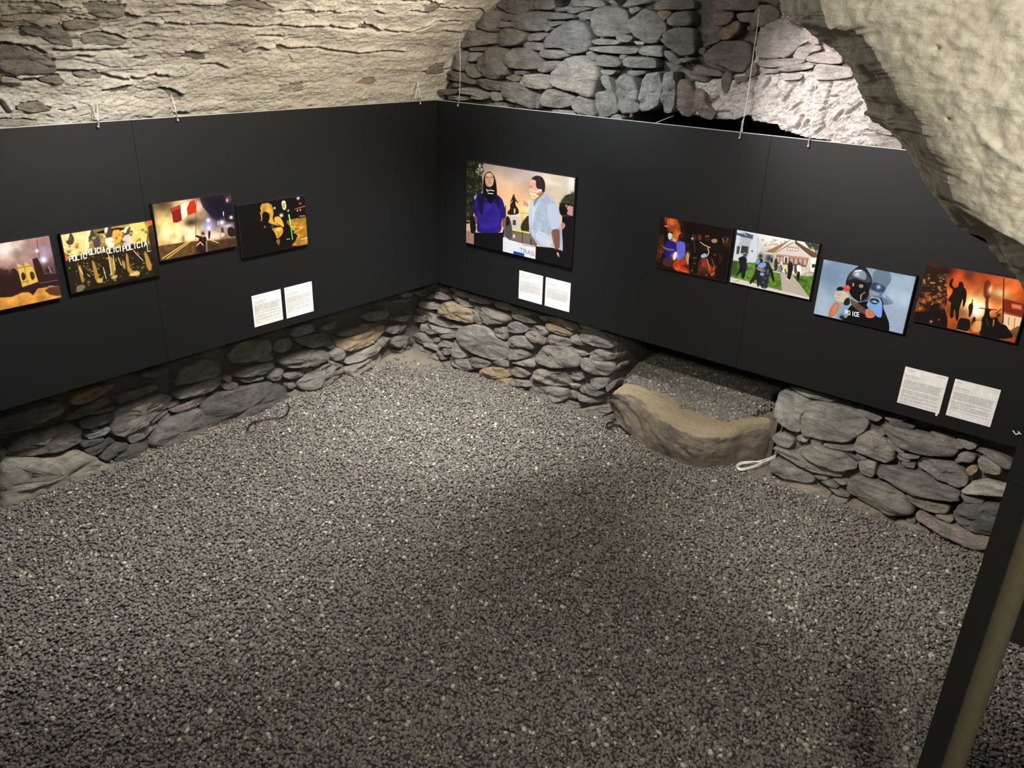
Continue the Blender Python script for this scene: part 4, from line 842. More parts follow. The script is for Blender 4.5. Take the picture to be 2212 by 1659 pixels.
KA = (0, 480, .16275)
r1 = rect_of([(107-215, 540), (107, 512), (132, 643), (132-190, 682)], 0, DEP); r1[0] = r1[1]-0.435
p = Print(330, 225, r1, 0, DEP, *KA)
p.bg((150, 112, 105), (60, 38, 35)); p.blob(-300, 500, 300, (210, 180, 170), .7); p.blob(80, 380, 130, (250, 235, 228), .9); p.blob(250, 310, 90, (245, 225, 215), .8); p.blob(330, 470, 160, (205, 175, 165), .7)
p.blob(600, 400, 110, (150, 140, 175), .7); p.grain(40, .35, None, 3)
p.poly('-700,640 -300,600 0,610 100,640 220,600 300,860 380,760 520,700 780,690 820,960 -700,1200', (44, 26, 24), 1, 1, 2)
for x, y in ((35, 640), (120, 660), (-120, 640), (-260, 660), (-420, 640)): p.blob(x, y, 42, (70, 45, 40), .9); p.blob(x+10, y-25, 20, (150, 110, 95), .6)
p.poly('-700,1120 -200,1060 0,1000 160,990 300,930 385,928 440,970 500,880 690,850 790,860 830,1000 -700,1300', (196, 138, 58), 1, 0, 1); p.grain(22, .35, '-700,1050 830,850 830,1000 -700,1300', 5)
p.poly('560,880 800,850 830,960 700,990', (70, 40, 25), .9, 1, 2)
p.poly('218,540 322,592 330,525 432,585 512,790 380,835 295,862', (205, 170, 75), 1, 0); p.line('232,610 430,575', 2, (90, 70, 30)); p.poly('275,680 320,660 350,740 300,790', (50, 35, 20)); p.poly('390,660 440,650 470,740 420,780', (60, 42, 24)); p.line('290,800 380,780', 2, (90, 70, 30)); p.line('322,592 372,830', 1.5, (110, 85, 35))
p.poly('428,492 490,468 545,560 612,750 512,800', (48, 26, 22), 1, 0, 1); p.line('490,240 520,480', 3, (90, 65, 70), .8)
p.blob(490, 380, 22, (250, 245, 255)); p.blob(580, 500, 45, (225, 225, 255)); p.blob(580, 500, 18, (255, 255, 255)); p.blob(630, 640, 40, (40, 25, 30)); p.line('520,810 780,765', 1.5, (150, 120, 110)); p.line('640,590 680,670', 1.5, (220, 200, 200)); p.line('640,850 710,845', 2, (160, 150, 190))
hang(p, 'photograph of a yellow poster shield in smoke, cut by the left edge of the view', 'print_smoke')

p = Print(330, 230, rect_of([(130, 506), (331, 477), (343, 594), (157, 633)], 0, DEP), 0, DEP, *KA)
p.bg((150, 128, 60), (18, 16, 12)); p.grain(30, .6, None, 13); p.poly('1280,120 1660,60 1640,110 1300,160', (14, 12, 10), 1, 1, 1)
p.poly('820,180 1180,120 1170,330 1150,430 900,480', (212, 190, 120), 1, 1, 2); p.poly('1660,60 1900,0 1960,130 1940,280 1700,300', (205, 180, 96), 1, 1, 2); p.poly('1470,110 1610,90 1620,260 1500,300', (196, 150, 60), 1, 1, 2)
for cx, cy, w_ in ((930, 210, 60), (1210, 170, 70), (1440, 120, 60), (1700, 110, 70)):
    p.poly(f'{cx-w_},{cy+30} {cx-w_*.4},{cy-50} {cx+w_*.5},{cy-50} {cx+w_},{cy+20} {cx+w_*.6},{cy+90} {cx-w_*.6},{cy+90}', (60, 52, 40), 1, 2, 1); p.poly(f'{cx-w_},{cy+10} {cx-w_*.4},{cy-52} {cx+w_*.3},{cy-56} {cx-w_*.2},{cy-10} {cx-w_*.6},{cy+50}', (225, 215, 190), .95, 2, 1)
p.poly('1110,200 1170,180 1190,330 1150,360', (235, 225, 180), .9, 1, 1); p.poly('1230,200 1320,170 1340,330 1250,350', (70, 58, 66), 1, 1, 2); p.poly('1380,220 1500,190 1530,330 1430,350', (225, 215, 205), .9, 1, 2); p.poly('1630,180 1740,150 1760,320 1640,340', (200, 180, 178), .9, 1, 2)
p.speck('830,200 2000,60 2000,300 850,450', 120, 5, [(250, 235, 190), (120, 95, 50), (60, 45, 30), (235, 205, 140)], .7, 3)
p.poly('880,490 1150,430 1430,370 1960,270 2100,690 1800,730 960,940', (34, 28, 16), 1, 0, 2); p.speck('900,510 1980,290 2060,670 980,910', 260, 3.2, [(150, 120, 50), (110, 84, 30), (30, 24, 14), (200, 165, 85), (20, 16, 10)], .8, 4)
for a_ in ('1030,560 1080,580 1120,790 1080,800', '1210,480 1270,560 1310,720 1340,800 1270,790 1240,640', '1430,440 1500,470 1540,660 1480,740', '1660,400 1700,430 1730,640 1840,650 1860,700 1700,720', '1900,360 1960,420 2030,620 1960,660', '1610,500 1660,520 1670,640 1630,600'): p.poly(a_, (176, 140, 62), .85, 1, 2)
for a_ in ('1440,430 1480,700', '1500,440 1530,640', '1570,470 1610,570', '1760,360 1810,420 1900,510', '1370,600 1410,750', '1160,690 1190,720', '1040,590 1100,690'): p.line(a_, 2.4, (240, 228, 190), .9)
p.poly('1000,850 1120,820 1130,870 1020,920', (120, 110, 80), .9, 2, 1); p.poly('1280,760 1370,730 1360,800 1290,810', (190, 165, 85), .9, 2, 1); p.poly('1700,690 1850,640 1860,700 1740,720', (200, 180, 120), .9, 2, 1); p.poly('1470,720 1560,690 1550,750 1480,760', (185, 165, 110), .9, 2, 1); p.poly('1950,0 2010,-10 2020,60 1960,60', (190, 80, 50)); p.poly('870,450 900,430 915,510 885,520', (220, 90, 50)); p.poly('1960,60 2040,0 2110,690 2040,680', (24, 20, 18), .8, 0, 2)
p.poly('915,470 1145,415 1150,490 930,520', (26, 22, 14), .75, 0, 2); p.poly('1150,380 1395,325 1400,415 1165,440', (40, 33, 18), .6, 0, 2); p.poly('1630,310 1960,250 1965,350 1640,390', (30, 25, 18), .6, 0, 2)
p.text('POLIC', 925, 520, 1160, 475, -6, -62, 3.6, (245, 240, 228)); p.text('POLICIA', 1150, 440, 1400, 395, -6, -72, 3.8, (248, 240, 220)); p.text('OLICI', 1420, 415, 1625, 380, -5, -62, 3.6, (235, 228, 210)); p.text('POLICIA', 1635, 385, 1965, 310, -6, -66, 3.8, (245, 238, 224)); p.text('L', 1960, 390, 2020, 375, -6, -70, 2.6, (220, 215, 200))
hang(p, 'photograph of POLICIA riot shields in yellow light, left of the flag photograph', 'print_shields')

KB = (310, 400, .17179)
p = Print(330, 225, rect_of([(327.5, 441), (499, 418), (511, 532), (348.5, 562)], 0, DEP), 0, DEP, *KB)
p.bg((60, 45, 28), (120, 92, 48)); p.blob(350, 560, 300, (228, 200, 130), .95); p.blob(620, 600, 260, (240, 222, 180), .85, 130); p.blob(480, 250, 200, (205, 180, 130), .8); p.blob(250, 250, 120, (58, 46, 26), .8); p.blob(1000, 250, 230, (16, 13, 26), 1); p.blob(860, 220, 160, (24, 19, 26), .9); p.blob(700, 260, 80, (200, 170, 140), .8, 90); p.blob(760, 380, 80, (180, 150, 130), .7); p.blob(590, 470, 90, (38, 28, 20), .85, 50); p.blob(930, 620, 190, (232, 208, 190), .85, 80)
p.grain(34, .4, None, 23); p.poly('700,130 1090,110 1130,480 960,450 860,420 800,330 730,260', (18, 14, 30), .8, 1, 4)
p.blob(820, 500, 70, (150, 150, 245), .8); p.blob(815, 440, 22, (235, 235, 255)); p.blob(820, 540, 22, (240, 240, 255)); p.blob(985, 470, 36, (200, 205, 255)); p.blob(1060, 510, 60, (190, 200, 255), .7, 20)
p.poly('200,760 560,710 900,690 1160,660 1170,760 240,940', (88, 62, 34), 1, 0, 3); p.poly('640,760 1160,660 1170,765 640,860', (58, 40, 30), .9, 0, 2); p.grain(14, .3, '200,760 1160,660 1170,765 240,940', 25)
p.line('240,920 590,690', 3, (245, 205, 120)); p.line('290,925 600,700', 2.6, (240, 200, 110)); p.line('850,690 940,728', 2.4, (240, 215, 160))
p.poly('335,295 400,270 465,248 470,330 485,440 430,470 375,470 362,380', (112, 26, 18), 1, 0); p.poly('465,248 520,225 580,205 545,290 555,380 485,440 470,330', (228, 205, 178), 1, 0); p.poly('580,205 640,185 660,260 662,340 555,382 545,290', (166, 40, 20), 1, 0); p.poly('340,290 460,255 465,290 400,310 355,340', (150, 70, 50), .7, 1, 1)
p.line('662,180 655,700', 1.8, (90, 50, 40)); p.poly('700,650 760,630 800,670 805,830 660,835 690,740', (34, 22, 18), 1, 1); p.blob(748, 610, 22, (24, 16, 16), 1, 26); p.poly('650,620 670,630 740,650 720,670 660,655', (30, 20, 18)); p.blob(748, 642, 14, (215, 185, 160)); p.poly('655,720 700,690 715,740 670,760', (110, 30, 26)); p.line('670,760 715,715 750,755', 3, (238, 220, 200)); p.poly('780,670 805,680 800,830 780,830', (120, 95, 70))
p.poly('480,640 515,630 520,710 490,710', (150, 110, 55), .8); p.poly('810,580 840,570 845,620 830,680 815,680', (48, 36, 40)); p.poly('970,560 1005,545 1015,600 1010,665 990,665', (70, 48, 42)); p.blob(990, 545, 14, (30, 22, 24)); p.poly('970,600 1015,595 1020,640 985,665', (225, 200, 185), .8); p.poly('1050,540 1120,520 1140,640 1070,660', (30, 22, 26)); p.blob(945, 570, 24, (130, 120, 140), .8)
p.line('1005,335 1005,380', 3, (250, 245, 235)); p.line('1010,380 1020,480', 1, (120, 110, 120)); p.blob(1052, 190, 14, (255, 245, 245), 1, 22); p.blob(1075, 170, 50, (110, 70, 90), .6); p.blob(1102, 405, 20, (255, 240, 220)); p.line('935,460 938,500', 2.4, (235, 230, 245))
hang(p, 'photograph of a protester waving a red and white flag in smoke', 'print_flag')

p = Print(330, 225, rect_of([(514, 444), (659, 423), (664, 528), (525, 556)], 0, DEP), 0, DEP, *KB)
p.bg((14, 11, 8), (14, 11, 8)); p.poly('1450,240 1600,215 1640,330 1620,440 1700,500 1770,560 1720,660 1640,680 1480,500', (186, 138, 46), 1, 1, 2); p.poly('1780,450 1900,420 2040,400 2060,740 1860,760 1940,640', (150, 108, 34), 1, 0, 3); p.grain(20, .4, None, 33); p.poly('1440,240 1460,240 1500,430 1470,430', (20, 14, 8), 1, 0); p.line('1470,340 1490,420', 3, (220, 190, 110))
p.poly('1490,350 1530,330 1580,350 1590,420 1560,470 1640,500 1730,515 1720,530 1600,540 1660,600 1690,760 1440,830 1440,500 1500,440', (12, 9, 8), 1, 1, 1); p.poly('1200,260 1440,240 1470,830 1260,890', (12, 10, 9), 1, 0, 2)
p.poly('1640,400 1710,390 1760,470 1770,540 1700,490 1650,470', (200, 150, 60), 1, 1, 1); p.poly('1760,330 1790,330 1810,540 1900,640 1930,680 1860,760 1700,780 1780,540', (14, 10, 10), 1, 1, 1)
p.poly('1735,200 1785,190 1800,290 1765,320 1738,270', (225, 205, 160), 1, 1); p.text('02', 1745, 280, 1790, 272, 0, -45, 2.2, (30, 22, 16)); p.line('1825,370 1850,500 1875,680', 5, (90, 220, 70), .9); p.line('1832,370 1852,480', 2.4, (225, 255, 190)); p.line('1860,520 2000,535 1890,600', 2.4, (240, 190, 80)); p.line('1890,600 2000,640', 1.6, (200, 150, 60)); p.line('1985,680 2060,665', 3, (240, 220, 150))
p.poly('1890,300 2020,250 2020,265 1900,310', (150, 70, 30)); p.poly('1940,250 1970,200 2000,240', (130, 60, 30), .8); p.blob(1945, 165, 18, (200, 205, 255)); p.blob(1648, 288, 13, (255, 235, 200)); p.blob(1733, 380, 22, (255, 235, 180)); p.blob(1820, 320, 12, (250, 210, 130)); p.blob(1935, 320, 9, (240, 225, 200)); p.blob(1972, 312, 9, (240, 225, 200)); p.line('1960,390 2030,385', 2, (230, 210, 160)); p.blob(1525, 525, 12, (150, 140, 130), .8); p.blob(1695, 555, 26, (230, 200, 130), .8); p.blob(1620, 520, 16, (130, 90, 80), .8); p.poly('1660,690 1720,670 1710,760 1690,750', (150, 110, 90), .7, 1, 1); p.line('1800,680 1840,675', 2.5, (220, 190, 150))
hang(p, 'dark night photograph with a green light beam, nearest the corner on the left panel', 'print_green_beam')

KC = (990, 330, .15669)
p = Print(560, 360, rect_of([(1007, 347), (1241, 384), (1232, 578), (1008, 524)], 1, -DEP), 1, -DEP, *KC)
p.bg((176, 162, 158), (236, 200, 148)); p.blob(700, 640, 420, (232, 172, 118), .8, 240); p.blob(1100, 300, 320, (190, 174, 164), .7, 150); p.blob(1400, 450, 300, (214, 200, 178), .8); p.blob(520, 400, 160, (226, 186, 162), .7); p.blob(900, 830, 250, (248, 212, 146), .9, 130); p.blob(1320, 420, 120, (236, 224, 200), .6, 30); p.blob(1250, 520, 160, (196, 176, 152), .5, 30); p.grain(70, .14, None, 43); p.blob(1560, 400, 60, (255, 250, 240), .7, 130)
p.poly('118,120 330,150 350,190 320,300 340,420 330,560 240,600 210,860 180,980 118,1000', (38, 40, 30), 1, 1, 1); p.speck('120,120 340,150 320,560 130,900', 240, 6, [(24, 28, 18), (58, 62, 44), (18, 20, 14), (86, 90, 66)], .8, 7); p.speck('250,150 340,160 330,330 250,300', 26, 4, [(225, 215, 210), (235, 225, 220)], .95, 8)
p.poly('860,1000 900,930 970,850 1000,900 1000,1080 860,1080', (44, 42, 26), 1, 1, 1); p.poly('1380,720 1450,640 1480,590 1560,560 1602,530 1590,1000 1420,900', (50, 50, 36), 1, 1, 1); p.speck('1390,700 1480,600 1600,540 1590,740 1420,760', 90, 6, [(40, 44, 28), (80, 84, 56), (24, 26, 18)], .8, 9)
p.poly('620,1050 1100,1090 1080,1300 610,1220', (104, 92, 84), 1, 0, 2); p.poly('640,1100 980,1120 1020,1270 620,1200', (120, 104, 92), .7, 0, 2)
p.poly('715,840 850,860 850,900 835,940 850,1040 870,1060 690,1050 700,940', (190, 186, 178), 1, 0); p.poly('700,830 860,850 850,885 720,870', (206, 200, 190), 1, 0); p.poly('752,925 795,930 795,1000 750,995', (60, 60, 62), 1, 0)
p.poly('715,700 740,690 750,640 725,690 712,685 745,615 760,570 775,575 778,620 830,690 820,695 785,655 790,730 820,760 835,800 830,850 680,860 680,800 715,790', (36, 28, 26), 1, 1); p.poly('765,770 790,765 785,840 765,840', (240, 190, 110), .9); p.poly('640,730 660,725 655,900 640,900', (60, 52, 50), .9)
p.line('840,825 980,838', 1.6, (150, 100, 60)); p.line('882,830 885,960', 1.6, (120, 80, 50)); p.line('740,1060 980,1105', 5.5, (226, 226, 60)); p.line('885,1090 885,1240', 3, (40, 34, 30)); p.line('1000,1200 1005,1270', 5, (30, 26, 26)); p.poly('750,1130 785,1130 785,1175 750,1170', (200, 198, 195), .9, 0)
p.poly('650,880 690,870 720,930 745,1050 740,1200 660,1190 635,1090', (74, 72, 72), 1, 1, 1); p.poly('660,880 700,880 715,980 680,1010 650,1000', (26, 24, 24), 1, 1, 1)
p.poly('118,1100 240,1080 230,1260 120,1240', (150, 130, 116), 1, 0, 1); p.line('120,935 190,955', 4, (220, 200, 60)); p.poly('160,880 230,870 250,1100 170,1120 160,1000', (22, 20, 22), 1, 1, 1); p.poly('165,1110 200,1110 210,1230 175,1230', (170, 130, 110), 1, 1); p.line('150,980 165,1080', 4, (210, 205, 205), .8)
p.poly('215,1100 610,1100 640,1000 620,1180 615,1370 215,1260', (16, 15, 18), 1, 0); p.poly('205,720 250,590 320,550 400,560 500,560 570,600 620,660 660,850 650,900 590,920 600,1080 520,1110 300,1100 250,1080 265,900 210,840', (40, 26, 116), 1, 1); p.poly('280,720 380,690 500,690 580,760 580,900 560,1040 300,1060 280,860', (52, 36, 150), .8, 1, 4); p.grain(30, .3, '205,720 320,550 570,600 660,850 600,1080 300,1100 210,840', 47); p.poly('250,930 590,930 590,960 260,960', (44, 28, 130), .8, 0, 1); p.poly('215,600 260,570 240,640 220,650', (170, 180, 210), .9)
p.poly('215,860 265,880 260,1000 230,960', (110, 76, 62), 1, 1, 1); p.poly('600,910 655,890 660,970 620,1040 600,1010', (120, 84, 68), 1, 1, 1)
p.poly('350,330 380,280 425,252 470,280 510,350 530,480 535,600 520,660 480,620 360,620 335,620 340,470', (20, 17, 18), 1, 1); p.poly('260,600 340,560 360,700 330,900 270,760', (22, 16, 44), .8, 1, 2); p.poly('500,600 545,580 580,700 560,800 520,700', (22, 16, 44), .7, 1, 2)
p.poly('368,330 385,290 425,270 465,290 488,340 492,400 475,450 440,475 400,470 375,430', (214, 168, 140), 1, 1); p.poly('370,400 400,440 440,475 400,475 374,440', (160, 112, 90), .8, 1, 1); p.blob(400, 340, 20, (90, 60, 50), .8, 9); p.blob(462, 340, 17, (90, 60, 50), .8, 9); p.blob(432, 375, 12, (165, 112, 92), .8, 16); p.line('412,412 450,412', 2.4, (150, 80, 76)); p.blob(430, 300, 40, (236, 196, 170), .7, 25)
p.poly('372,460 420,482 490,462 510,560 500,640 440,720 390,640', (14, 13, 15), 1, 1); p.line('388,505 420,525', 4, (235, 232, 232)); p.line('430,512 490,525', 4, (235, 232, 232)); p.line('410,560 478,565', 4, (225, 222, 225)); p.line('395,525 405,540', 3, (225, 222, 225))
p.poly('615,1170 650,1160 700,1200 860,1245 1060,1285 1050,1360 1062,1460 615,1345', (214, 220, 232), 1, 0); p.line('840,1250 838,1390', 1.2, (150, 156, 166)); p.poly('760,1355 910,1390 910,1420 762,1385', (30, 62, 140), 1, 0); p.text('TRAS', 850, 1365, 1055, 1425, 0, -55, 1.8, (50, 56, 70)); p.poly('870,1260 1060,1290 1060,1305 880,1275', (150, 120, 90), .7, 0)
p.poly('1070,1290 1300,1310 1440,1350 1440,1440 1545,1300 1580,880 1545,1570 1062,1460', (14, 15, 20), 1, 0); p.poly('1430,880 1580,850 1580,1580 1440,1560 1430,1100', (15, 14, 17), 1, 0)
p.poly('1385,730 1450,690 1520,690 1560,740 1580,860 1500,860 1400,860', (18, 16, 17), 1, 1); p.poly('1500,740 1545,720 1575,800 1578,860 1490,860 1510,800', (186, 130, 122), 1, 1, 1); p.blob(1490, 730, 18, (190, 140, 130)); p.blob(1510, 765, 14, (205, 150, 140)); p.poly('1410,970 1460,960 1480,1010 1440,1060 1415,1040', (180, 120, 104), 1, 1)
p.poly('1020,660 1110,640 1190,555 1290,620 1360,720 1400,850 1410,900 1420,1060 1440,1200 1440,1390 1390,1340 1310,1290 1220,1300 1120,1290 1040,1200 980,1080 968,920 975,700', (160, 173, 192), 1, 1); p.grain(36, .22, '960,650 1200,560 1400,800 1440,1390 1040,1290', 53)
p.poly('985,780 1010,700 1090,680 1060,820 1030,960 1000,1060 975,960', (186, 196, 212), .8, 1, 3); p.poly('1100,1060 1260,1150 1300,1280 1150,1290 1050,1160', (192, 201, 215), .8, 1, 4); p.poly('1215,720 1330,690 1400,820 1405,1050 1270,1065 1225,900', (170, 182, 203), 1, 1, 1); p.line('1215,740 1228,900 1270,1060', 2, (128, 140, 162)); p.line('1270,1065 1405,1045', 2.4, (140, 150, 170)); p.line('1050,820 1190,880', 2, (140, 150, 172)); p.line('1050,820 1090,1000', 1.6, (146, 156, 176)); p.line('1190,880 1170,1020 1100,1010', 1.6, (140, 150, 172)); p.line('1010,740 1000,1060', 2, (140, 150, 172)); p.line('1040,1180 1230,1290', 2, (150, 160, 180), .8); p.line('1100,1100 1280,1220', 2, (150, 160, 180), .7)
p.poly('895,615 905,660 960,690 975,750 920,735 885,720 900,700', (190, 140, 120), 1, 1)
p.poly('1035,680 1060,650 1110,620 1060,720 1045,760', (120, 130, 150), 1, 1); p.poly('985,400 1010,370 1080,360 1110,420 1150,540 1100,600 1020,620 985,560 980,470', (214, 160, 146), 1, 1); p.blob(1000, 465, 20, (170, 105, 100), .8); p.poly('1110,550 1160,540 1190,560 1080,660 1045,650 1090,610', (150, 100, 82), 1, 1)
p.poly('1000,370 1040,325 1100,312 1165,340 1200,420 1195,540 1160,550 1130,500 1090,500 1065,440 1075,390 1040,370', (40, 34, 34), 1, 1); p.line('1110,340 1150,470', 2, (70, 62, 60), .7); p.blob(1035, 395, 22, (228, 180, 168), .7)
p.poly('975,490 1020,510 1090,540 1120,590 1060,640 1020,640 985,570', (214, 196, 150), 1, 1); p.line('985,530 1080,560', 2, (150, 126, 84)); p.line('990,560 1090,585', 2, (240, 226, 190)); p.line('1000,590 1070,610', 2, (150, 126, 84)); p.line('1090,535 1130,505 1150,520', 4, (240, 236, 226)); p.blob(1095, 570, 14, (120, 80, 66), .9)
p.poly('1275,1065 1395,1045 1400,1180 1395,1340 1330,1330 1300,1200', (112, 76, 64), 1, 1); p.line('1300,1100 1330,1300', 5, (150, 108, 92), .6); p.poly('1320,1340 1430,1340 1440,1400 1410,1450 1350,1400', (16, 15, 17), 1, 1); p.poly('1350,1375 1385,1370 1395,1450 1370,1420', (200, 150, 130), 1, 1)
p.a *= 0.88
hang(p, 'largest photograph, a person in purple and a masked person in pale blue under sunset sky', 'print_two_people')

KD = (1400, 450, .17631)
p = Print(330, 225, rect_of([(1426, 468), (1582, 495), (1567, 607), (1417, 577)], 1, -DEP), 1, -DEP, *KD)
p.bg((16, 9, 7), (26, 15, 10)); p.poly('180,110 330,130 400,250 400,330 330,420 250,300', (150, 64, 22), .9, 1, 6); p.blob(300, 180, 80, (190, 90, 36), .8); p.blob(350, 330, 60, (210, 110, 40), .8); p.blob(320, 400, 40, (235, 180, 110), .8); p.grain(20, .5, '150,100 420,130 420,420 160,420', 61)
p.line('225,120 215,300', 3, (30, 14, 8)); p.line('205,215 240,225', 3, (220, 210, 200)); p.poly('110,420 190,300 200,420 150,640 105,670', (60, 34, 22), 1, 1, 2); p.speck('110,320 200,320 190,660 110,660', 50, 4, [(170, 90, 50), (110, 60, 34), (30, 18, 12)], .8, 11)
p.blob(600, 720, 200, (120, 56, 22), .7, 70); p.blob(480, 600, 40, (210, 150, 90), .8, 60); p.poly('470,540 505,540 500,700 470,680', (196, 150, 100), .9, 1, 1)
p.poly('190,440 250,400 320,400 345,440 335,560 300,610 200,600 215,500', (34, 26, 130), 1, 1, 1); p.poly('180,460 230,490 320,500 330,520 250,520 180,490', (130, 90, 74), 1, 1); p.poly('190,600 300,610 310,730 170,700', (64, 42, 34), 1, 1, 1); p.poly('240,310 275,290 300,320 290,370 260,390 245,360', (190, 205, 225), 1, 1); p.poly('250,300 300,280 310,320 270,300', (30, 24, 24))
p.poly('345,430 375,400 440,410 460,450 450,600 380,640 350,620 350,520', (92, 98, 208), 1, 1, 1); p.poly('440,410 500,420 510,470 465,480', (30, 28, 40)); p.poly('370,330 400,310 430,340 425,400 385,405', (30, 18, 16), 1, 1); p.blob(405, 350, 14, (110, 70, 50), .6)
p.poly('325,640 460,610 465,700 400,690 500,750 515,795 310,745 300,690', (176, 52, 24), 1, 1, 1); p.line('370,690 390,750 480,780', 3, (225, 150, 110), .8); p.blob(350, 740, 22, (220, 140, 90), .7); p.poly('310,560 340,520 360,560 330,630 305,640', (255, 250, 240), 1, 1, 3); p.blob(325, 590, 40, (255, 235, 210), .7)
p.poly('520,420 560,395 610,410 630,560 610,600 620,780 580,800 500,760 495,600 535,560', (18, 13, 13), 1, 1); p.poly('530,340 555,315 590,335 590,390 555,410 530,380', (44, 38, 36), 1, 1); p.blob(542, 370, 14, (205, 205, 215)); p.line('565,420 575,540', 3, (120, 80, 50), .7)
p.poly('600,330 650,320 655,390 620,400', (130, 44, 20), .8, 1, 2); p.poly('640,420 760,470 760,500 690,530 650,500', (30, 24, 24), 1, 1); p.line('640,415 690,450 760,480', 4, (205, 170, 120)); p.poly('695,350 740,330 765,370 740,410 700,400', (46, 26, 20), 1, 1); p.line('700,345 745,338', 3, (190, 80, 50)); p.line('730,480 745,540 720,590', 4, (225, 190, 130)); p.poly('645,570 710,545 720,600 650,610', (150, 180, 230), 1, 1); p.poly('640,610 720,610 760,700 820,720 810,850 760,820 700,720 650,690', (130, 40, 22), .95, 1, 1); p.line('720,620 760,760', 3, (240, 190, 140), .8); p.line('780,620 820,740', 3, (180, 100, 60), .8); p.line('770,820 810,790', 3, (230, 200, 130), .7)
p.poly('770,380 850,370 840,430 780,420', (180, 130, 110), .9, 1, 1); p.poly('770,430 900,420 890,560 800,560', (20, 16, 16), 1, 1); p.poly('900,350 990,340 1000,460 920,480', (40, 28, 20), 1, 1, 1); p.line('915,370 925,420', 3, (200, 100, 60)); p.line('980,360 960,420', 2, (150, 110, 70)); p.poly('860,570 910,560 915,650 870,650', (150, 70, 30), .9, 1, 1); p.poly('840,560 1010,480 960,880 830,850', (12, 9, 8), .75, 0, 3); p.speck('500,560 900,560 850,850 520,780', 40, 3, [(200, 130, 70), (130, 70, 34), (235, 180, 110)], .6, 12)
hang(p, 'dark fire-lit photograph of people in a row, leftmost of four on the right', 'print_line')

p = Print(330, 225, rect_of([(1592, 497), (1770, 528), (1747, 646), (1577, 610)], 1, -DEP), 1, -DEP, *KD)
p.bg((214, 212, 210), (110, 118, 70)); p.blob(1560, 380, 200, (236, 232, 228), .9, 120)
p.speck('1400,370 1700,400 1600,480 1440,500', 60, 4, [(150, 146, 136), (120, 116, 100), (220, 216, 208)], .7, 14); p.poly('1860,410 2110,445 2080,560 1960,470', (44, 54, 32), 1, 0, 1); p.speck('1860,410 2110,445 2060,580 1960,500', 50, 4, [(200, 204, 196), (60, 76, 40), (30, 36, 22)], .8, 15)
p.poly('1090,270 1330,310 1390,480 1300,680 1210,660 1050,640', (196, 204, 216), 1, 0); p.poly('1140,345 1290,370 1250,420 1240,560 1080,560 1110,440', (166, 176, 190), 1, 0); p.poly('1090,310 1200,300 1290,330 1280,375 1150,350', (70, 84, 104), 1, 0, 1); p.line('1105,300 1180,310 1205,335', 2, (240, 240, 245)); p.poly('1140,455 1230,470 1220,560 1125,545', (52, 56, 60), 1, 0); p.line('1140,455 1125,545', 3, (240, 240, 240)); p.line('1090,400 1140,410', 2, (235, 235, 240)); p.poly('1268,515 1282,515 1282,538 1268,535', (30, 34, 40), 1, 0); p.line('1350,360 1330,650', 2, (160, 170, 184)); p.poly('1090,460 1130,470 1110,560 1080,560', (40, 44, 44), .8, 0)
p.poly('1560,540 1740,410 1830,420 1980,590 1960,820 1560,770', (198, 192, 184), 1, 0); p.poly('1560,525 1740,410 1800,420 1990,610 1960,830 1540,770', (198, 192, 184), 1, 0); p.poly('1440,530 1720,395 1790,400 1560,530 1540,545', (150, 108, 76), 1, 0); p.poly('1790,400 1830,415 2050,585 2010,600 1800,430', (96, 66, 48), 1, 0); p.line('1560,545 1780,415', 2, (90, 60, 42)); p.line('1800,425 2000,590', 2, (70, 46, 34))
p.poly('1705,465 1845,485 1840,530 1705,515', (168, 112, 84), 1, 0); 
p.poly('1716,474 1836,492 1832,522 1714,508', (222, 214, 204), 1, 0)
for x in (1745, 1774, 1806): p.line(f'{x},{478+(x-1716)*.15} {x-2},{512+(x-1716)*.12}', 2.2, (158, 104, 80))
p.line('1716,474 1836,492', 1.5, (150, 96, 72))
p.poly('1570,560 1970,605 1965,640 1570,580', (178, 128, 104), 1, 0); p.poly('1570,580 1960,630 1940,720 1560,680', (120, 84, 70), 1, 0)
for x in (1575, 1620, 1740, 1795, 1850, 1905): p.poly(f'{x},{590+(x-1575)*.11} {x+36},{594+(x-1575)*.11} {x+32},{660+(x-1575)*.11} {x-4},{655+(x-1575)*.11}', (176, 160, 150), 1, 0)
p.poly('1665,590 1722,596 1715,670 1660,665', (226, 224, 220), 1, 0); p.poly('1680,600 1708,604 1702,668 1672,664', (70, 56, 50), 1, 0); p.line('1560,700 1960,740', 1, (150, 146, 140)); p.line('1900,560 1960,780', 1, (160, 156, 150)); p.poly('1990,610 2060,610 2040,790 1985,770', (226, 226, 226), 1, 0); p.poly('2010,680 2030,680 2020,730 2005,725', (50, 52, 54), 1, 0); p.poly('1550,620 1580,610 1590,700 1580,770 1540,760', (40, 54, 30), 1, 1, 1); p.poly('1790,690 1820,680 1825,800 1790,800', (50, 64, 36), .9, 1, 1)
p.poly('1030,650 1320,670 1640,790 1645,1000 1480,960 1020,840', (86, 122, 40), 1, 0, 1); p.poly('1760,830 1980,830 2030,790 1990,1070 1930,1060', (80, 120, 40), 1, 0, 1); p.grain(9, .45, '1030,650 2030,790 1990,1070 1020,840', 65); p.poly('1050,650 1110,650 1080,820 1030,830', (40, 66, 22), .7, 0, 3); p.poly('1760,830 1900,860 1960,900 1930,930', (44, 70, 26), .6, 0, 3)
p.poly('1620,790 1750,800 1850,920 1965,1105 1640,1010', (176, 166, 156), 1, 0); p.poly('1020,840 1240,900 1480,970 1960,1090 1960,1110 1010,905', (206, 200, 194), 1, 0); p.line('1060,900 1115,880', 1.6, (80, 76, 72)); p.poly('1530,765 1640,785 1620,800 1530,780', (190, 186, 176), 1, 0); p.poly('1590,700 1650,720 1640,790 1590,770', (110, 112, 104), .9, 0)
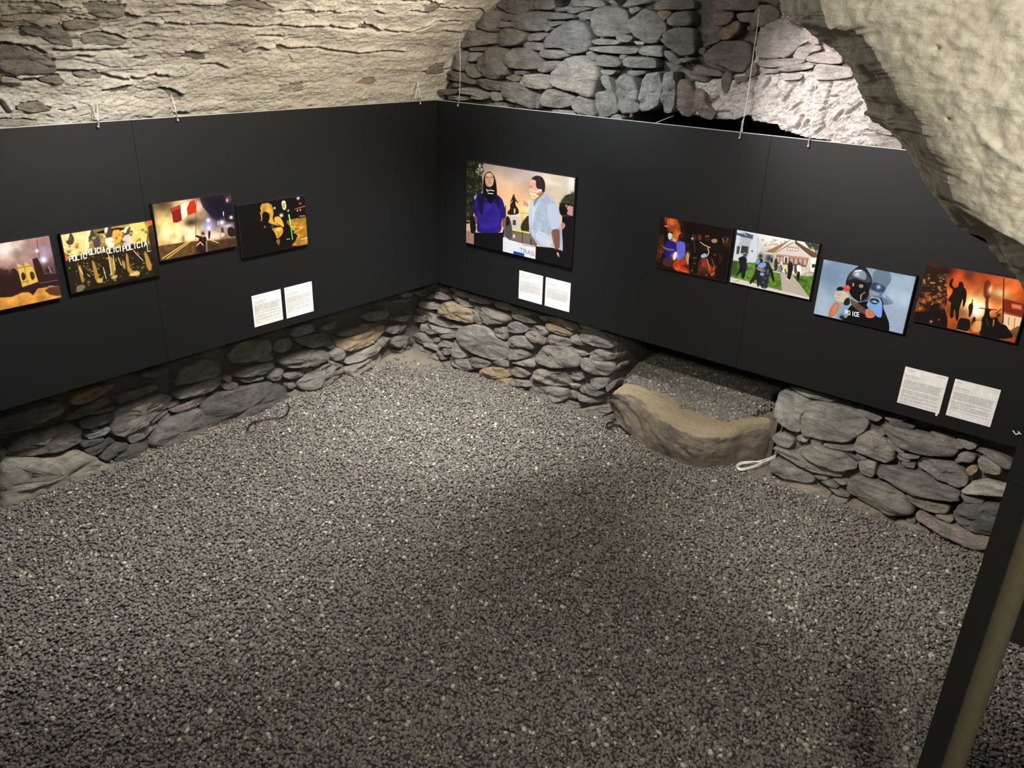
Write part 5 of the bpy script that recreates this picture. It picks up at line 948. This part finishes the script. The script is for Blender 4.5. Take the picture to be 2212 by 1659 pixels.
p.poly('1100,610 1170,580 1210,610 1215,700 1200,760 1180,860 1140,860 1150,780 1100,810 1085,830 1075,820 1120,740 1115,660', (24, 26, 30), 1, 1); p.blob(1188, 570, 26, (26, 28, 34), 1, 26); p.line('1170,550 1200,550', 3, (190, 195, 205)); p.line('1110,600 1085,620 1115,640', 2.4, (200, 190, 186)); p.blob(1212, 660, 9, (230, 230, 235)); p.poly('1185,700 1215,690 1215,760 1190,770', (30, 40, 66), 1, 1)
p.poly('1320,640 1360,610 1410,620 1400,700 1370,900 1360,960 1335,960 1330,850 1250,940 1240,900 1310,800', (28, 32, 40), 1, 1); p.poly('1318,640 1360,615 1380,660 1330,700', (112, 140, 196), 1, 1); p.blob(1378, 585, 28, (30, 34, 40), 1, 30)
p.poly('1330,720 1390,660 1460,650 1500,690 1500,780 1480,860 1470,990 1370,970 1370,840 1380,760', (36, 40, 46), 1, 1); p.poly('1330,715 1385,660 1450,665 1440,720 1380,740', (122, 150, 204), 1, 1); p.poly('1325,720 1350,735 1440,760 1430,785 1330,750', (186, 120, 96), 1, 1); p.blob(1480, 610, 44, (44, 50, 62), 1, 50); p.line('1445,550 1520,560', 5, (196, 202, 214)); p.poly('1500,620 1525,600 1525,660 1505,670', (20, 22, 26), 1, 1); p.poly('1480,700 1510,720 1535,800 1550,900 1530,900 1500,800', (16, 17, 20), 1, 1); p.speck('1380,740 1480,740 1470,980 1380,970', 50, 4, [(150, 160, 170), (60, 66, 74), (24, 26, 30)], .7, 16); p.poly('1370,790 1420,790 1420,830 1370,820', (150, 175, 215), .9, 1)
p.poly('1610,650 1650,650 1650,740 1620,750', (196, 200, 214), 1, 1); p.line('1625,700 1640,750', 5, (30, 30, 40)); p.poly('1665,690 1705,690 1700,750 1670,750', (206, 226, 90), 1, 1); p.line('1680,750 1690,800', 5, (50, 56, 90)); p.poly('1710,680 1760,650 1780,720 1760,800 1740,880 1700,860 1710,780', (34, 26, 26), 1, 1); p.line('1690,860 1730,880', 3, (240, 230, 220)); p.poly('1815,705 1850,690 1880,715 1870,775 1830,775', (232, 234, 240), 1, 1); p.poly('1825,775 1865,775 1850,890 1815,890', (28, 26, 28), 1, 1); p.blob(1855, 675, 15, (90, 50, 40)); p.blob(1740, 660, 16, (60, 40, 36))
hang(p, 'daylight photograph of a house and green lawn, second from left on the right', 'print_house')

KE = (1740, 540, .21338)
p = Print(380, 260, rect_of([(1779, 561), (1981, 598), (1947, 720), (1758, 678)], 1, -DEP), 1, -DEP, *KE)
p.bg((126, 148, 172), (150, 170, 194)); p.blob(250, 250, 160, (104, 128, 156), .7); p.blob(1000, 450, 200, (170, 190, 212), .7); p.blob(150, 560, 120, (170, 188, 208), .6); p.grain(60, .12, None, 73)
p.poly('690,220 790,210 865,240 870,310 820,380 800,430 760,470 880,520 880,550 780,560 660,450 650,370 680,300', (86, 104, 128), .9, 1, 2); p.poly('670,230 780,205 868,250 850,340 690,330', (96, 112, 134), .9, 1, 1); p.poly('665,350 700,320 810,370 800,420 740,430 660,400', (34, 56, 86), .9, 1, 1); p.blob(740, 375, 22, (190, 205, 225), .9); p.poly('650,400 760,440 740,470 650,450', (150, 150, 160), .8, 1, 2); p.poly('800,440 890,520 880,555 830,540', (110, 134, 166), .8, 1, 2)
p.poly('430,700 420,580 560,520 760,520 800,620 850,740 855,818 500,735 345,690 345,665', (12, 13, 16), 1, 1)
p.poly('400,340 440,240 500,190 570,180 640,220 680,300 660,380 640,420 560,540 470,470 430,390', (26, 28, 32), 1, 1); p.poly('430,300 460,225 520,190 580,195 650,250 670,330 600,330 510,290 440,310', (58, 66, 78), 1, 1, 1); p.poly('470,260 490,205 560,195 620,235 610,310 540,285', (128, 140, 158), .9, 1, 1); p.line('440,310 500,290 600,330 650,390', 3, (16, 17, 20)); p.line('505,215 565,208', 5, (225, 228, 232)); p.blob(525, 245, 22, (200, 205, 212), .9); p.line('590,200 665,290', 3, (20, 22, 26))
p.poly('440,330 490,310 580,320 630,380 650,440 600,510 540,520 470,480 440,420', (14, 14, 16), 1, 1); p.poly('540,350 580,345 590,375 560,390 540,375', (150, 140, 120), 1, 1); p.poly('470,330 495,335 490,370 470,365', (180, 140, 120), .9, 1); p.blob(560, 455, 50, (12, 12, 13), 1, 60); p.line('600,430 560,460 560,500', 5, (214, 206, 186)); p.blob(605, 470, 40, (16, 16, 18), 1, 44)
p.poly('310,390 345,370 380,375 390,405 330,420', (20, 18, 20), 1, 1); p.poly('380,365 440,355 460,390 440,415 395,420', (214, 62, 42), 1, 1); p.blob(425, 375, 14, (245, 110, 90), .7); p.poly('440,330 470,325 480,355 445,365', (26, 18, 20), 1, 1)
p.poly('290,450 310,420 350,410 420,430 445,470 430,520 370,530 320,520 295,480', (196, 184, 160), 1, 1); p.line('310,450 360,465', 2, (120, 108, 90)); p.line('320,430 370,445', 2, (120, 108, 90)); p.line('310,475 350,490', 2, (120, 108, 90)); p.poly('400,490 450,480 450,560 380,560', (30, 28, 28), 1, 1)
p.poly('300,520 350,540 330,620 280,670 235,670 235,610', (182, 116, 84), 1, 1, 1); p.poly('290,550 330,560 290,650 260,660', (205, 140, 106), .7, 1, 2)
p.poly('450,490 500,520 620,600 610,650 560,640 470,560', (84, 68, 52), 1, 1); p.speck('450,490 620,600 600,650 460,560', 26, 4, [(60, 48, 36), (120, 98, 74), (150, 124, 92)], .8, 18); p.poly('610,590 680,600 720,640 690,690 620,690 600,650', (186, 118, 88), 1, 1, 1)
p.poly('610,570 640,510 690,475 760,490 780,540 775,640 770,685 720,680 700,630', (116, 160, 220), 1, 1); p.poly('640,515 680,485 740,500 750,540 690,555', (20, 22, 30), 1, 1); p.blob(700, 522, 24, (190, 200, 215), .9, 14); p.line('665,520 735,535', 2, (225, 228, 235)); p.line('780,530 790,680 845,740', 4, (18, 20, 24)); p.line('760,490 785,540', 4, (16, 18, 22))
p.text('PO', 405, 650, 455, 660, 0, -42, 3.6, (235, 236, 240)); p.text('ICE', 470, 664, 550, 676, 0, -40, 3.8, (240, 240, 244)); p.blob(370, 680, 26, (50, 56, 64), .9); p.blob(370, 680, 14, (20, 20, 24), 1)
hang(p, 'blue photograph of a POLICE officer in a gas mask aiming, third on the right', 'print_gas_mask')

p = Print(380, 260, rect_of([(2002, 568), (2228, 610), (2194, 741), (1972, 692)], 1, -DEP), 1, -DEP, *KE)
p.bg((60, 20, 10), (150, 70, 26)); p.blob(1760, 480, 420, (224, 96, 30), .9, 260); p.blob(1520, 270, 90, (226, 82, 28), .95); p.blob(1850, 320, 120, (210, 84, 30), .8); p.blob(2080, 380, 160, (230, 110, 40), .9); p.blob(1720, 560, 170, (255, 224, 150), .95, 130); p.blob(1740, 610, 90, (255, 252, 236), 1, 90); p.blob(1980, 440, 90, (255, 226, 160), .9, 50); p.blob(1990, 580, 70, (250, 170, 90), .8); p.blob(1450, 420, 60, (235, 110, 40), .8)
p.blob(1660, 270, 60, (60, 30, 18), .7); p.blob(1690, 330, 40, (120, 50, 24), .6); p.blob(1400, 210, 130, (26, 12, 10), .9, 60); p.grain(44, .35, None, 83, 5)
p.poly('1230,150 1300,170 1420,260 1430,400 1440,520 1400,600 1130,640', (30, 18, 12), .9, 1, 3); p.speck('1210,230 1420,240 1440,560 1140,640', 170, 4.2, [(205, 150, 80), (120, 76, 36), (230, 170, 90), (50, 28, 16), (26, 14, 10)], .85, 21); p.speck('1160,440 1420,440 1430,560 1140,640', 60, 5, [(226, 120, 44), (200, 96, 36)], .6, 22)
p.poly('1250,620 1270,560 1330,530 1400,560 1420,640 1440,700 1440,780 1100,720 1120,640', (22, 14, 11), 1, 1, 1); p.blob(1390, 570, 30, (235, 130, 50), .5); p.blob(1272, 725, 15, (220, 130, 90)); p.blob(1350, 705, 8, (200, 110, 60))
p.poly('2000,485 2212,535 2212,680 1990,620', (120, 40, 22), 1, 0, 1); p.line('2000,490 2212,540', 2, (220, 110, 60)); p.poly('2085,540 2190,560 2190,610 2085,590', (206, 110, 60), .9, 0); p.line('2100,565 2175,580', 3, (240, 170, 110)); p.poly('1990,640 2200,690 2170,860 1990,780', (240, 214, 170), .95, 0, 2); p.line('2060,680 2055,760', 3, (190, 110, 60)); p.line('2120,690 2110,790', 3, (190, 110, 60)); p.poly('2090,780 2200,740 2160,900 2080,880', (110, 70, 30), .9, 1, 2)
p.poly('1810,330 1830,305 1870,310 1880,360 1860,400 1860,450 1880,470 1840,500 1810,480 1800,440', (90, 34, 18), .85, 1, 2); p.poly('1820,480 1860,470 1850,560 1860,620 1820,620', (70, 28, 16), .85, 1, 1); p.blob(1870, 400, 24, (255, 226, 150), .8, 44)
p.line('2010,290 1998,740', 5, (70, 22, 14)); p.line('2016,290 2006,500', 1.6, (226, 120, 60), .8)
p.poly('1470,300 1495,283 1500,300 1480,345 1500,385 1550,375 1550,330 1580,318 1600,340 1600,380 1630,400 1630,500 1605,580 1590,580 1595,480 1580,530 1555,600 1550,690 1530,730 1520,690 1515,600 1500,610 1495,690 1460,690 1470,560 1475,530 1435,510 1470,460 1500,405 1455,370 1455,340', (22, 15, 13), 1, 1)
p.poly('1690,500 1700,495 1690,540 1700,570 1680,660 1650,690 1655,610 1645,590 1660,545 1680,540', (44, 22, 14), 1, 1); p.poly('1820,590 1760,585 1830,600 1930,605 1860,612 1865,680 1900,690 1940,670 1960,740 2030,760 2060,810 2100,860 2090,900 1770,860 1780,700 1810,660', (22, 15, 12), 1, 1, 1); p.line('1760,588 1935,606', 3, (60, 30, 16)); p.poly('1540,740 1560,690 1600,690 1660,700 1670,740 1660,820 1530,800', (26, 17, 13), 1, 1); p.poly('1690,690 1715,670 1725,710 1710,800 1700,820 1680,760', (50, 26, 16), 1, 1)
p.poly('1670,820 1770,840 1790,720 1770,720 1700,720', (250, 190, 110), .7, 1, 3); p.line('1530,805 1660,835', 3, (236, 170, 110), .9); p.poly('1900,700 1915,700 1905,770 1895,780', (240, 170, 100), .8, 1); p.line('1830,700 1850,760', 4, (120, 60, 30), .6); p.blob(1955, 660, 20, (30, 18, 14)); p.line('1930,640 1980,600', 3, (30, 18, 14))
hang(p, 'fire photograph with a figure raising an arm against flames, rightmost', 'print_fire')

# ---- white caption cards
def font_mesh(txt, size):
    c = bpy.data.curves.new('txt', 'FONT'); c.body = txt; c.size = size; c.resolution_u = 2
    o = bpy.data.objects.new('txt', c); COL.objects.link(o); dg = bpy.context.evaluated_depsgraph_get(); dg.update()
    me = bpy.data.meshes.new_from_object(o.evaluated_get(dg)); bpy.data.objects.remove(o); bpy.data.curves.remove(c); return me
def card(q, plane, title, lines, label, seed):
    u0, u1, z0, z1 = rect_of(q, plane, 0.003 if plane == 0 else -0.003); w_, h_ = u1-u0, z1-z0; rr = random.Random(seed)
    def P(u, v, d): return (d, u0+u*w_, z1-v*h_) if plane == 0 else (u0+u*w_, -d, z1-v*h_)
    if plane == 0: root = box('caption_card', (0, u0, z0), (0.003, u1, z1), M['card'])
    else: root = box('caption_card', (u0, -0.003, z0), (u1, 0, z1), M['card'])
    V_, F_ = [], []
    def bar(a_, b_, v, t):
        i = len(V_); V_.extend([P(a_, v+t, .0034), P(b_, v+t, .0034), P(b_, v, .0034), P(a_, v, .0034)]); F_.append((i, i+1, i+2, i+3))
    for a_, b_, v, t, words in lines:
        if not words: bar(a_, b_, v, t); continue
        x = a_
        while x < b_-0.01:
            e = min(b_, x+rr.uniform(.03, .10)); bar(x, e, v, t); x = e+.012
    link('body_text', mesh('body_text', V_, F_, False), M['ink'], root)['kind'] = 'stuff'
    me = font_mesh(title, 1.0); n_ = len(me.vertices); co = np.zeros(n_*3, np.float32); me.vertices.foreach_get('co', co); co = co.reshape(-1, 3)
    mxw = co[:, 0].max(); sw = title_w/mxw; out = np.array([P(0.05+x*sw, title_v-y*sw*w_/h_*0.95, .0034) for x, y, _ in co], np.float32); me.vertices.foreach_set('co', out.ravel()); me.update()
    link('title_text', me, M['ink2'], root)
    tag(root, label, 'caption card', 'white caption cards on the black panels')
def para(v0, n_, last, t=.014, st=.026, a_=.05, b_=.93): return [(a_, (b_-0.02*((i*7) % 3)) if i < n_-1 else last, v0+i*st, t, True) for i in range(n_)]
Lh = [(.05, .26, .055, .016, True), (.76, .95, .045, .014, True)]
title_w, title_v = .42, .235
card([(543, 640), (606, 625), (612, 690), (551, 707)], 0, 'Ernesto Benavides', Lh+[(.05, .36, .265, .016, True)]+para(.31, 9, .62)+para(.565, 2, .95)+para(.65, 3, .40)+para(.75, 3, .42)+para(.86, 2, .28), 'left one of the two white caption cards under the flag photographs', 1)
card([(614, 623), (673, 607.5), (678, 673), (620, 687)], 0, 'Ernesto Benavides', [(.05, .17, .055, .016, True)]+Lh[1:]+[(.05, .36, .265, .016, True)]+para(.33, 7, .70)+para(.535, 2, .86)+para(.61, 3, .36)+para(.71, 2, .95)+para(.78, 2, .20), 'right one of the two white caption cards nearest the corner on the left panel', 2)
title_w, title_v = .40, .22
card([(1122, 584), (1173, 597), (1170, 658), (1120, 644.5)], 1, 'Evelyn Hockstein', [(.05, .24, .07, .014, True), (.05, .5, .11, .014, True), (.66, .93, .06, .014, True), (.05, .17, .265, .014, True)]+para(.34, 3, .5)+para(.42, 12, .40), 'left one of the two cards under the largest photograph', 3)
card([(1179, 599), (1233, 612), (1229, 674.5), (1176.5, 660)], 1, 'Evelyn Hockstein', [(.05, .16, .07, .014, True), (.05, .5, .11, .014, True), (.75, .94, .06, .014, True), (.05, .19, .265, .014, True)]+para(.355, 3, .35)+para(.43, 10, .92), 'right one of the two cards under the largest photograph', 4)
title_w, title_v = .33, .235
card([(1956, 793), (2049.5, 814), (2028, 893.5), (1937, 869.5)], 1, 'John Minchillo', [(.05, .26, .06, .013, True), (.75, .95, .045, .013, True), (.05, .36, .265, .013, True)]+para(.33, 9, .92)+para(.60, 4, .93)+para(.735, 3, .55)+para(.83, 3, .5)+para(.93, 2, .22, .012, .02), 'left one of the two cards under the fire photograph at right', 5)
card([(2064, 819), (2162.5, 842.5), (2139, 922), (2042, 897)], 1, 'John Minchillo', [(.05, .17, .06, .013, True), (.75, .95, .045, .013, True), (.05, .4, .265, .013, True)]+para(.33, 8, .92)+para(.57, 3, .5)+para(.66, 2, .93)+para(.725, 3, .2)+para(.82, 1, .93), 'rightmost caption card, near the black post', 6)

tp_ = box('tape_tab', (on_axis(2021, 893, 1, -.002)[0], -0.0022, on_axis(2021, 898, 1, -.002)[2]), (on_axis(2026, 893, 1, -.002)[0], 0.0, on_axis(2021, 891, 1, -.002)[2]), M['card']); tag(tp_, 'tiny white tape tab just below the left card under the fire photograph', 'tape')

# ---- cords that carry the panels
def cord(px_list, depth_fn, label, clip_px, rad=0.0022, extra=None):
    pts = [depth_fn(*q, i) for i, q in enumerate(px_list)]; c = np.array(pts[-1]); root = empty('hanging_cord', c)
    def loc(ps): return [np.array(a_)-c for a_ in ps]
    tube('cord', loc(pts), rad, M['cord'], root)
    if extra is not None: tube('cord', loc([depth_fn(*q, i) for i, q in enumerate(extra)]), rad, M['cord'], root)
    cl = [depth_fn(*q, 99) for q in clip_px]
    tube('hook', loc(cl), 0.0048, M['metal'], root, 8)
    bm = bmesh.new(); bmesh.ops.create_uvsphere(bm, u_segments=10, v_segments=8, radius=0.0075, matrix=Matrix.Translation(Vector(loc([cl[-1]])[0]))); bmobj('hook_knob', bm, M['metal'], root, True)
    tag(root, label, 'cord', 'white cords and hooks holding up the panels')
def dl(x, y, i): # left panel: cord runs from the vault face to the panel top
    return hit_vault(x, y, 0.015) if i == 0 else on_axis(x, y, 0, 0.006)
def dr(x, y, i): return on_axis(x, y, 1, 0.06) if i == 0 else on_axis(x, y, 1, -0.006)
cord([(209, 226), (212, 248), (213, 262)], dl, 'white cord and hook over the left panel, leftmost of the six', [(213, 258), (213, 268), (212, 274)], extra=[(201, 236), (207, 252), (212, 262)])
cord([(369, 205), (377, 225), (380, 243)], dl, 'white cord and hook at the left panel, second from the left edge', [(380, 240), (382, 252), (384, 260)], extra=[(366, 228), (374, 238), (380, 243)])
cord([(903, 176), (905, 192), (907, 212)], dl, 'split white cord on the left panel just beside the corner', [(907, 210), (908, 218), (908, 224)], extra=[(903, 176), (900, 195), (896, 214)])
cord([(992, 76), (994, 110), (994, 160), (993, 200), (991, 222)], dr, 'long thin white cord hanging just right of the corner', [(992, 214), (991, 222), (989, 228)], 0.0013)
cord([(1640, 20), (1636, 57), (1626, 125), (1617, 195), (1608, 250), (1603, 280)], dr, 'longest white cord with a twisted hook over the dark opening', [(1604, 262), (1601, 282), (1598, 298)], 0.0015, [(1607, 254), (1601, 268), (1605, 280), (1600, 290)])
cord([(1763, 163), (1759, 215), (1754, 271), (1750, 295)], dr, 'thin white cord with a hook on the rightmost black panel', [(1751, 292), (1747, 306), (1746, 316)], 0.0009)
w0 = on_axis(1410, 268, 1, 0.006); w1 = on_axis(1456, 250, 1, 0.16); o = tube('stay_wire', [np.array(w0)-w0, (w1-w0)*.5, w1-w0], 0.0022, M['cord']); o.location = w0
tag(o, 'short slanting white wire across the top of the dark opening', 'wire')
s0 = on_axis(2192, 938, 1, -0.004); o = tube('loose_string', [np.array(on_axis(x, y, 1, -0.006))-s0 for x, y in ((2188, 930), (2195, 940), (2203, 935), (2198, 931), (2207, 940))], 0.003, M['cord']); o.location = s0
tag(o, 'short loose white string low on the right panel beside the post', 'string')

# ---- cables on the gravel
def cable(name, pxz, rad, mat, label, n=2):
    P = [np.array(fpt(x, y, z)) for x, y, z in pxz]; c = P[0].copy(); o = tube(name, [q-c for q in P], rad, mat, None, 7, n); o.location = c; tag(o, label, 'cable'); return o
cable('black_cable', [(620, 870, .05), (625, 880, .03), (622, 893, .012), (610, 902, .012), (585, 905, .012), (560, 908, .012), (543, 914, .012), (535, 924, .012), (533, 931, .012)], 0.005, M['black'], 'thin black cable curling from the left wall onto the gravel')
cable('black_cable', [(1330, 905, .012), (1322, 912, .012), (1312, 914, .014), (1309, 922, .012), (1316, 924, .012), (1334, 915, .012), (1350, 930, .012), (1362, 938, .012)], 0.006, M['black'], 'short black cable at the left foot of the boulder')
cable('white_cable', [(1675, 984, .03), (1655, 993, .015), (1625, 999, .014), (1600, 1002, .014), (1591, 1009, .013), (1597, 1017, .013), (1620, 1012, .014), (1645, 1003, .015), (1650, 998, .02), (1620, 997, .02), (1598, 999, .018), (1590, 1006, .018), (1600, 1015, .018), (1630, 1006, .02), (1676, 988, .03)], 0.0048, M['whitecable'], 'looped white cable lying on the gravel right of the boulder')

# ---- spot lamps under the crown of the vault
def spot_lamp(loc, aim, label):
    root = empty('spot_lamp', loc); d = (Vector(aim)-Vector(loc)).normalized(); q = d.to_track_quat('-Z', 'Y').to_matrix().to_4x4()
    def cyl(nm, r0, r1, z0, z1, mat, caps=True):
        bm = bmesh.new(); bmesh.ops.create_cone(bm, cap_ends=caps, segments=24, radius1=r0, radius2=r1, depth=z1-z0, matrix=q @ Matrix.Translation((0, 0, (z0+z1)/2))); return bmobj(nm, bm, mat, root, False)
    cyl('housing', 0.036, 0.030, -0.055, 0.065, M['black']); cyl('rim', 0.039, 0.039, -0.066, -0.053, M['black'], True); cyl('lens', 0.028, 0.028, -0.068, -0.066, M['glow'])
    top = 2.80-loc[2]; tube('stem', [(0, 0, 0.03), (0, 0, top*.5), (0, 0, top)], 0.008, M['black'], root)
    bm = bmesh.new(); boxbm(bm, (-0.04, -0.02, top-0.05), (0.04, 0.02, top), 0.004); bmobj('mount', bm, M['black'], root)
    tag(root, label, 'lamp', 'black spot lamps under the vault')
spot_lamp((1.585, -0.85, 2.398), (1.2, 0.12, 1.6), 'black spot lamp peeking in at the top edge, left one')
spot_lamp((1.858, -0.85, 2.402), (2.6, 0.12, 1.6), 'black spot lamp barely showing at the top edge, right one')

# ---- steel post at the right edge
c = on_axis(2032, 1659, 1, -2.20); post = empty('steel_post', (c[0], -2.20, 0.0))
def prism(nm, pts, z0, z1, mat, parent):
    n_ = len(pts); V_ = [(x, y, z0) for x, y in pts]+[(x, y, z1) for x, y in pts]
    F_ = [tuple(range(n_))[::-1], tuple(range(n_, 2*n_))]+[(i, (i+1) % n_, n_+(i+1) % n_, n_+i) for i in range(n_)]
    return link(nm, mesh(nm, V_, F_, False), mat, parent)
vd = np.array([c[0]-CAM[0], -2.2-CAM[1]]); vd /= np.linalg.norm(vd); rd = np.array([vd[1], -vd[0]])
def loc2(r_, d_): return tuple(rd*r_+vd*d_)
prism('flange', [loc2(-.047, .010), loc2(.0, -.012), loc2(.0, .0), loc2(-.047, .022)], 0, 2.05, M['post'], post)
th_ = [loc2(0.022+0.0235*math.cos(a_), -0.004+0.0235*math.sin(a_)) for a_ in np.linspace(0, 2*math.pi, 20, endpoint=False)]
prism('sheen_bar', th_, 0, 2.05, M['olive'], post)  # sheen on the post's rounded corner, put in as an olive bar
zb = on_axis(2150, 1380, 1, -2.2)[2]
prism('side_plate', [loc2(.036, .012), loc2(.078, .008), loc2(.078, .020), loc2(.036, .024)], zb, 2.05, M['post'], post)
prism('collar', [loc2(-.049, .006), loc2(.048, -.032), loc2(.082, .004), loc2(.048, .028), loc2(-.049, .026)], on_axis(2182, 1040, 1, -2.2)[2], 2.06, M['post'], post)
tag(post, 'black steel post with its sheen coloured in as an olive-brown round bar in the right foreground', 'post')
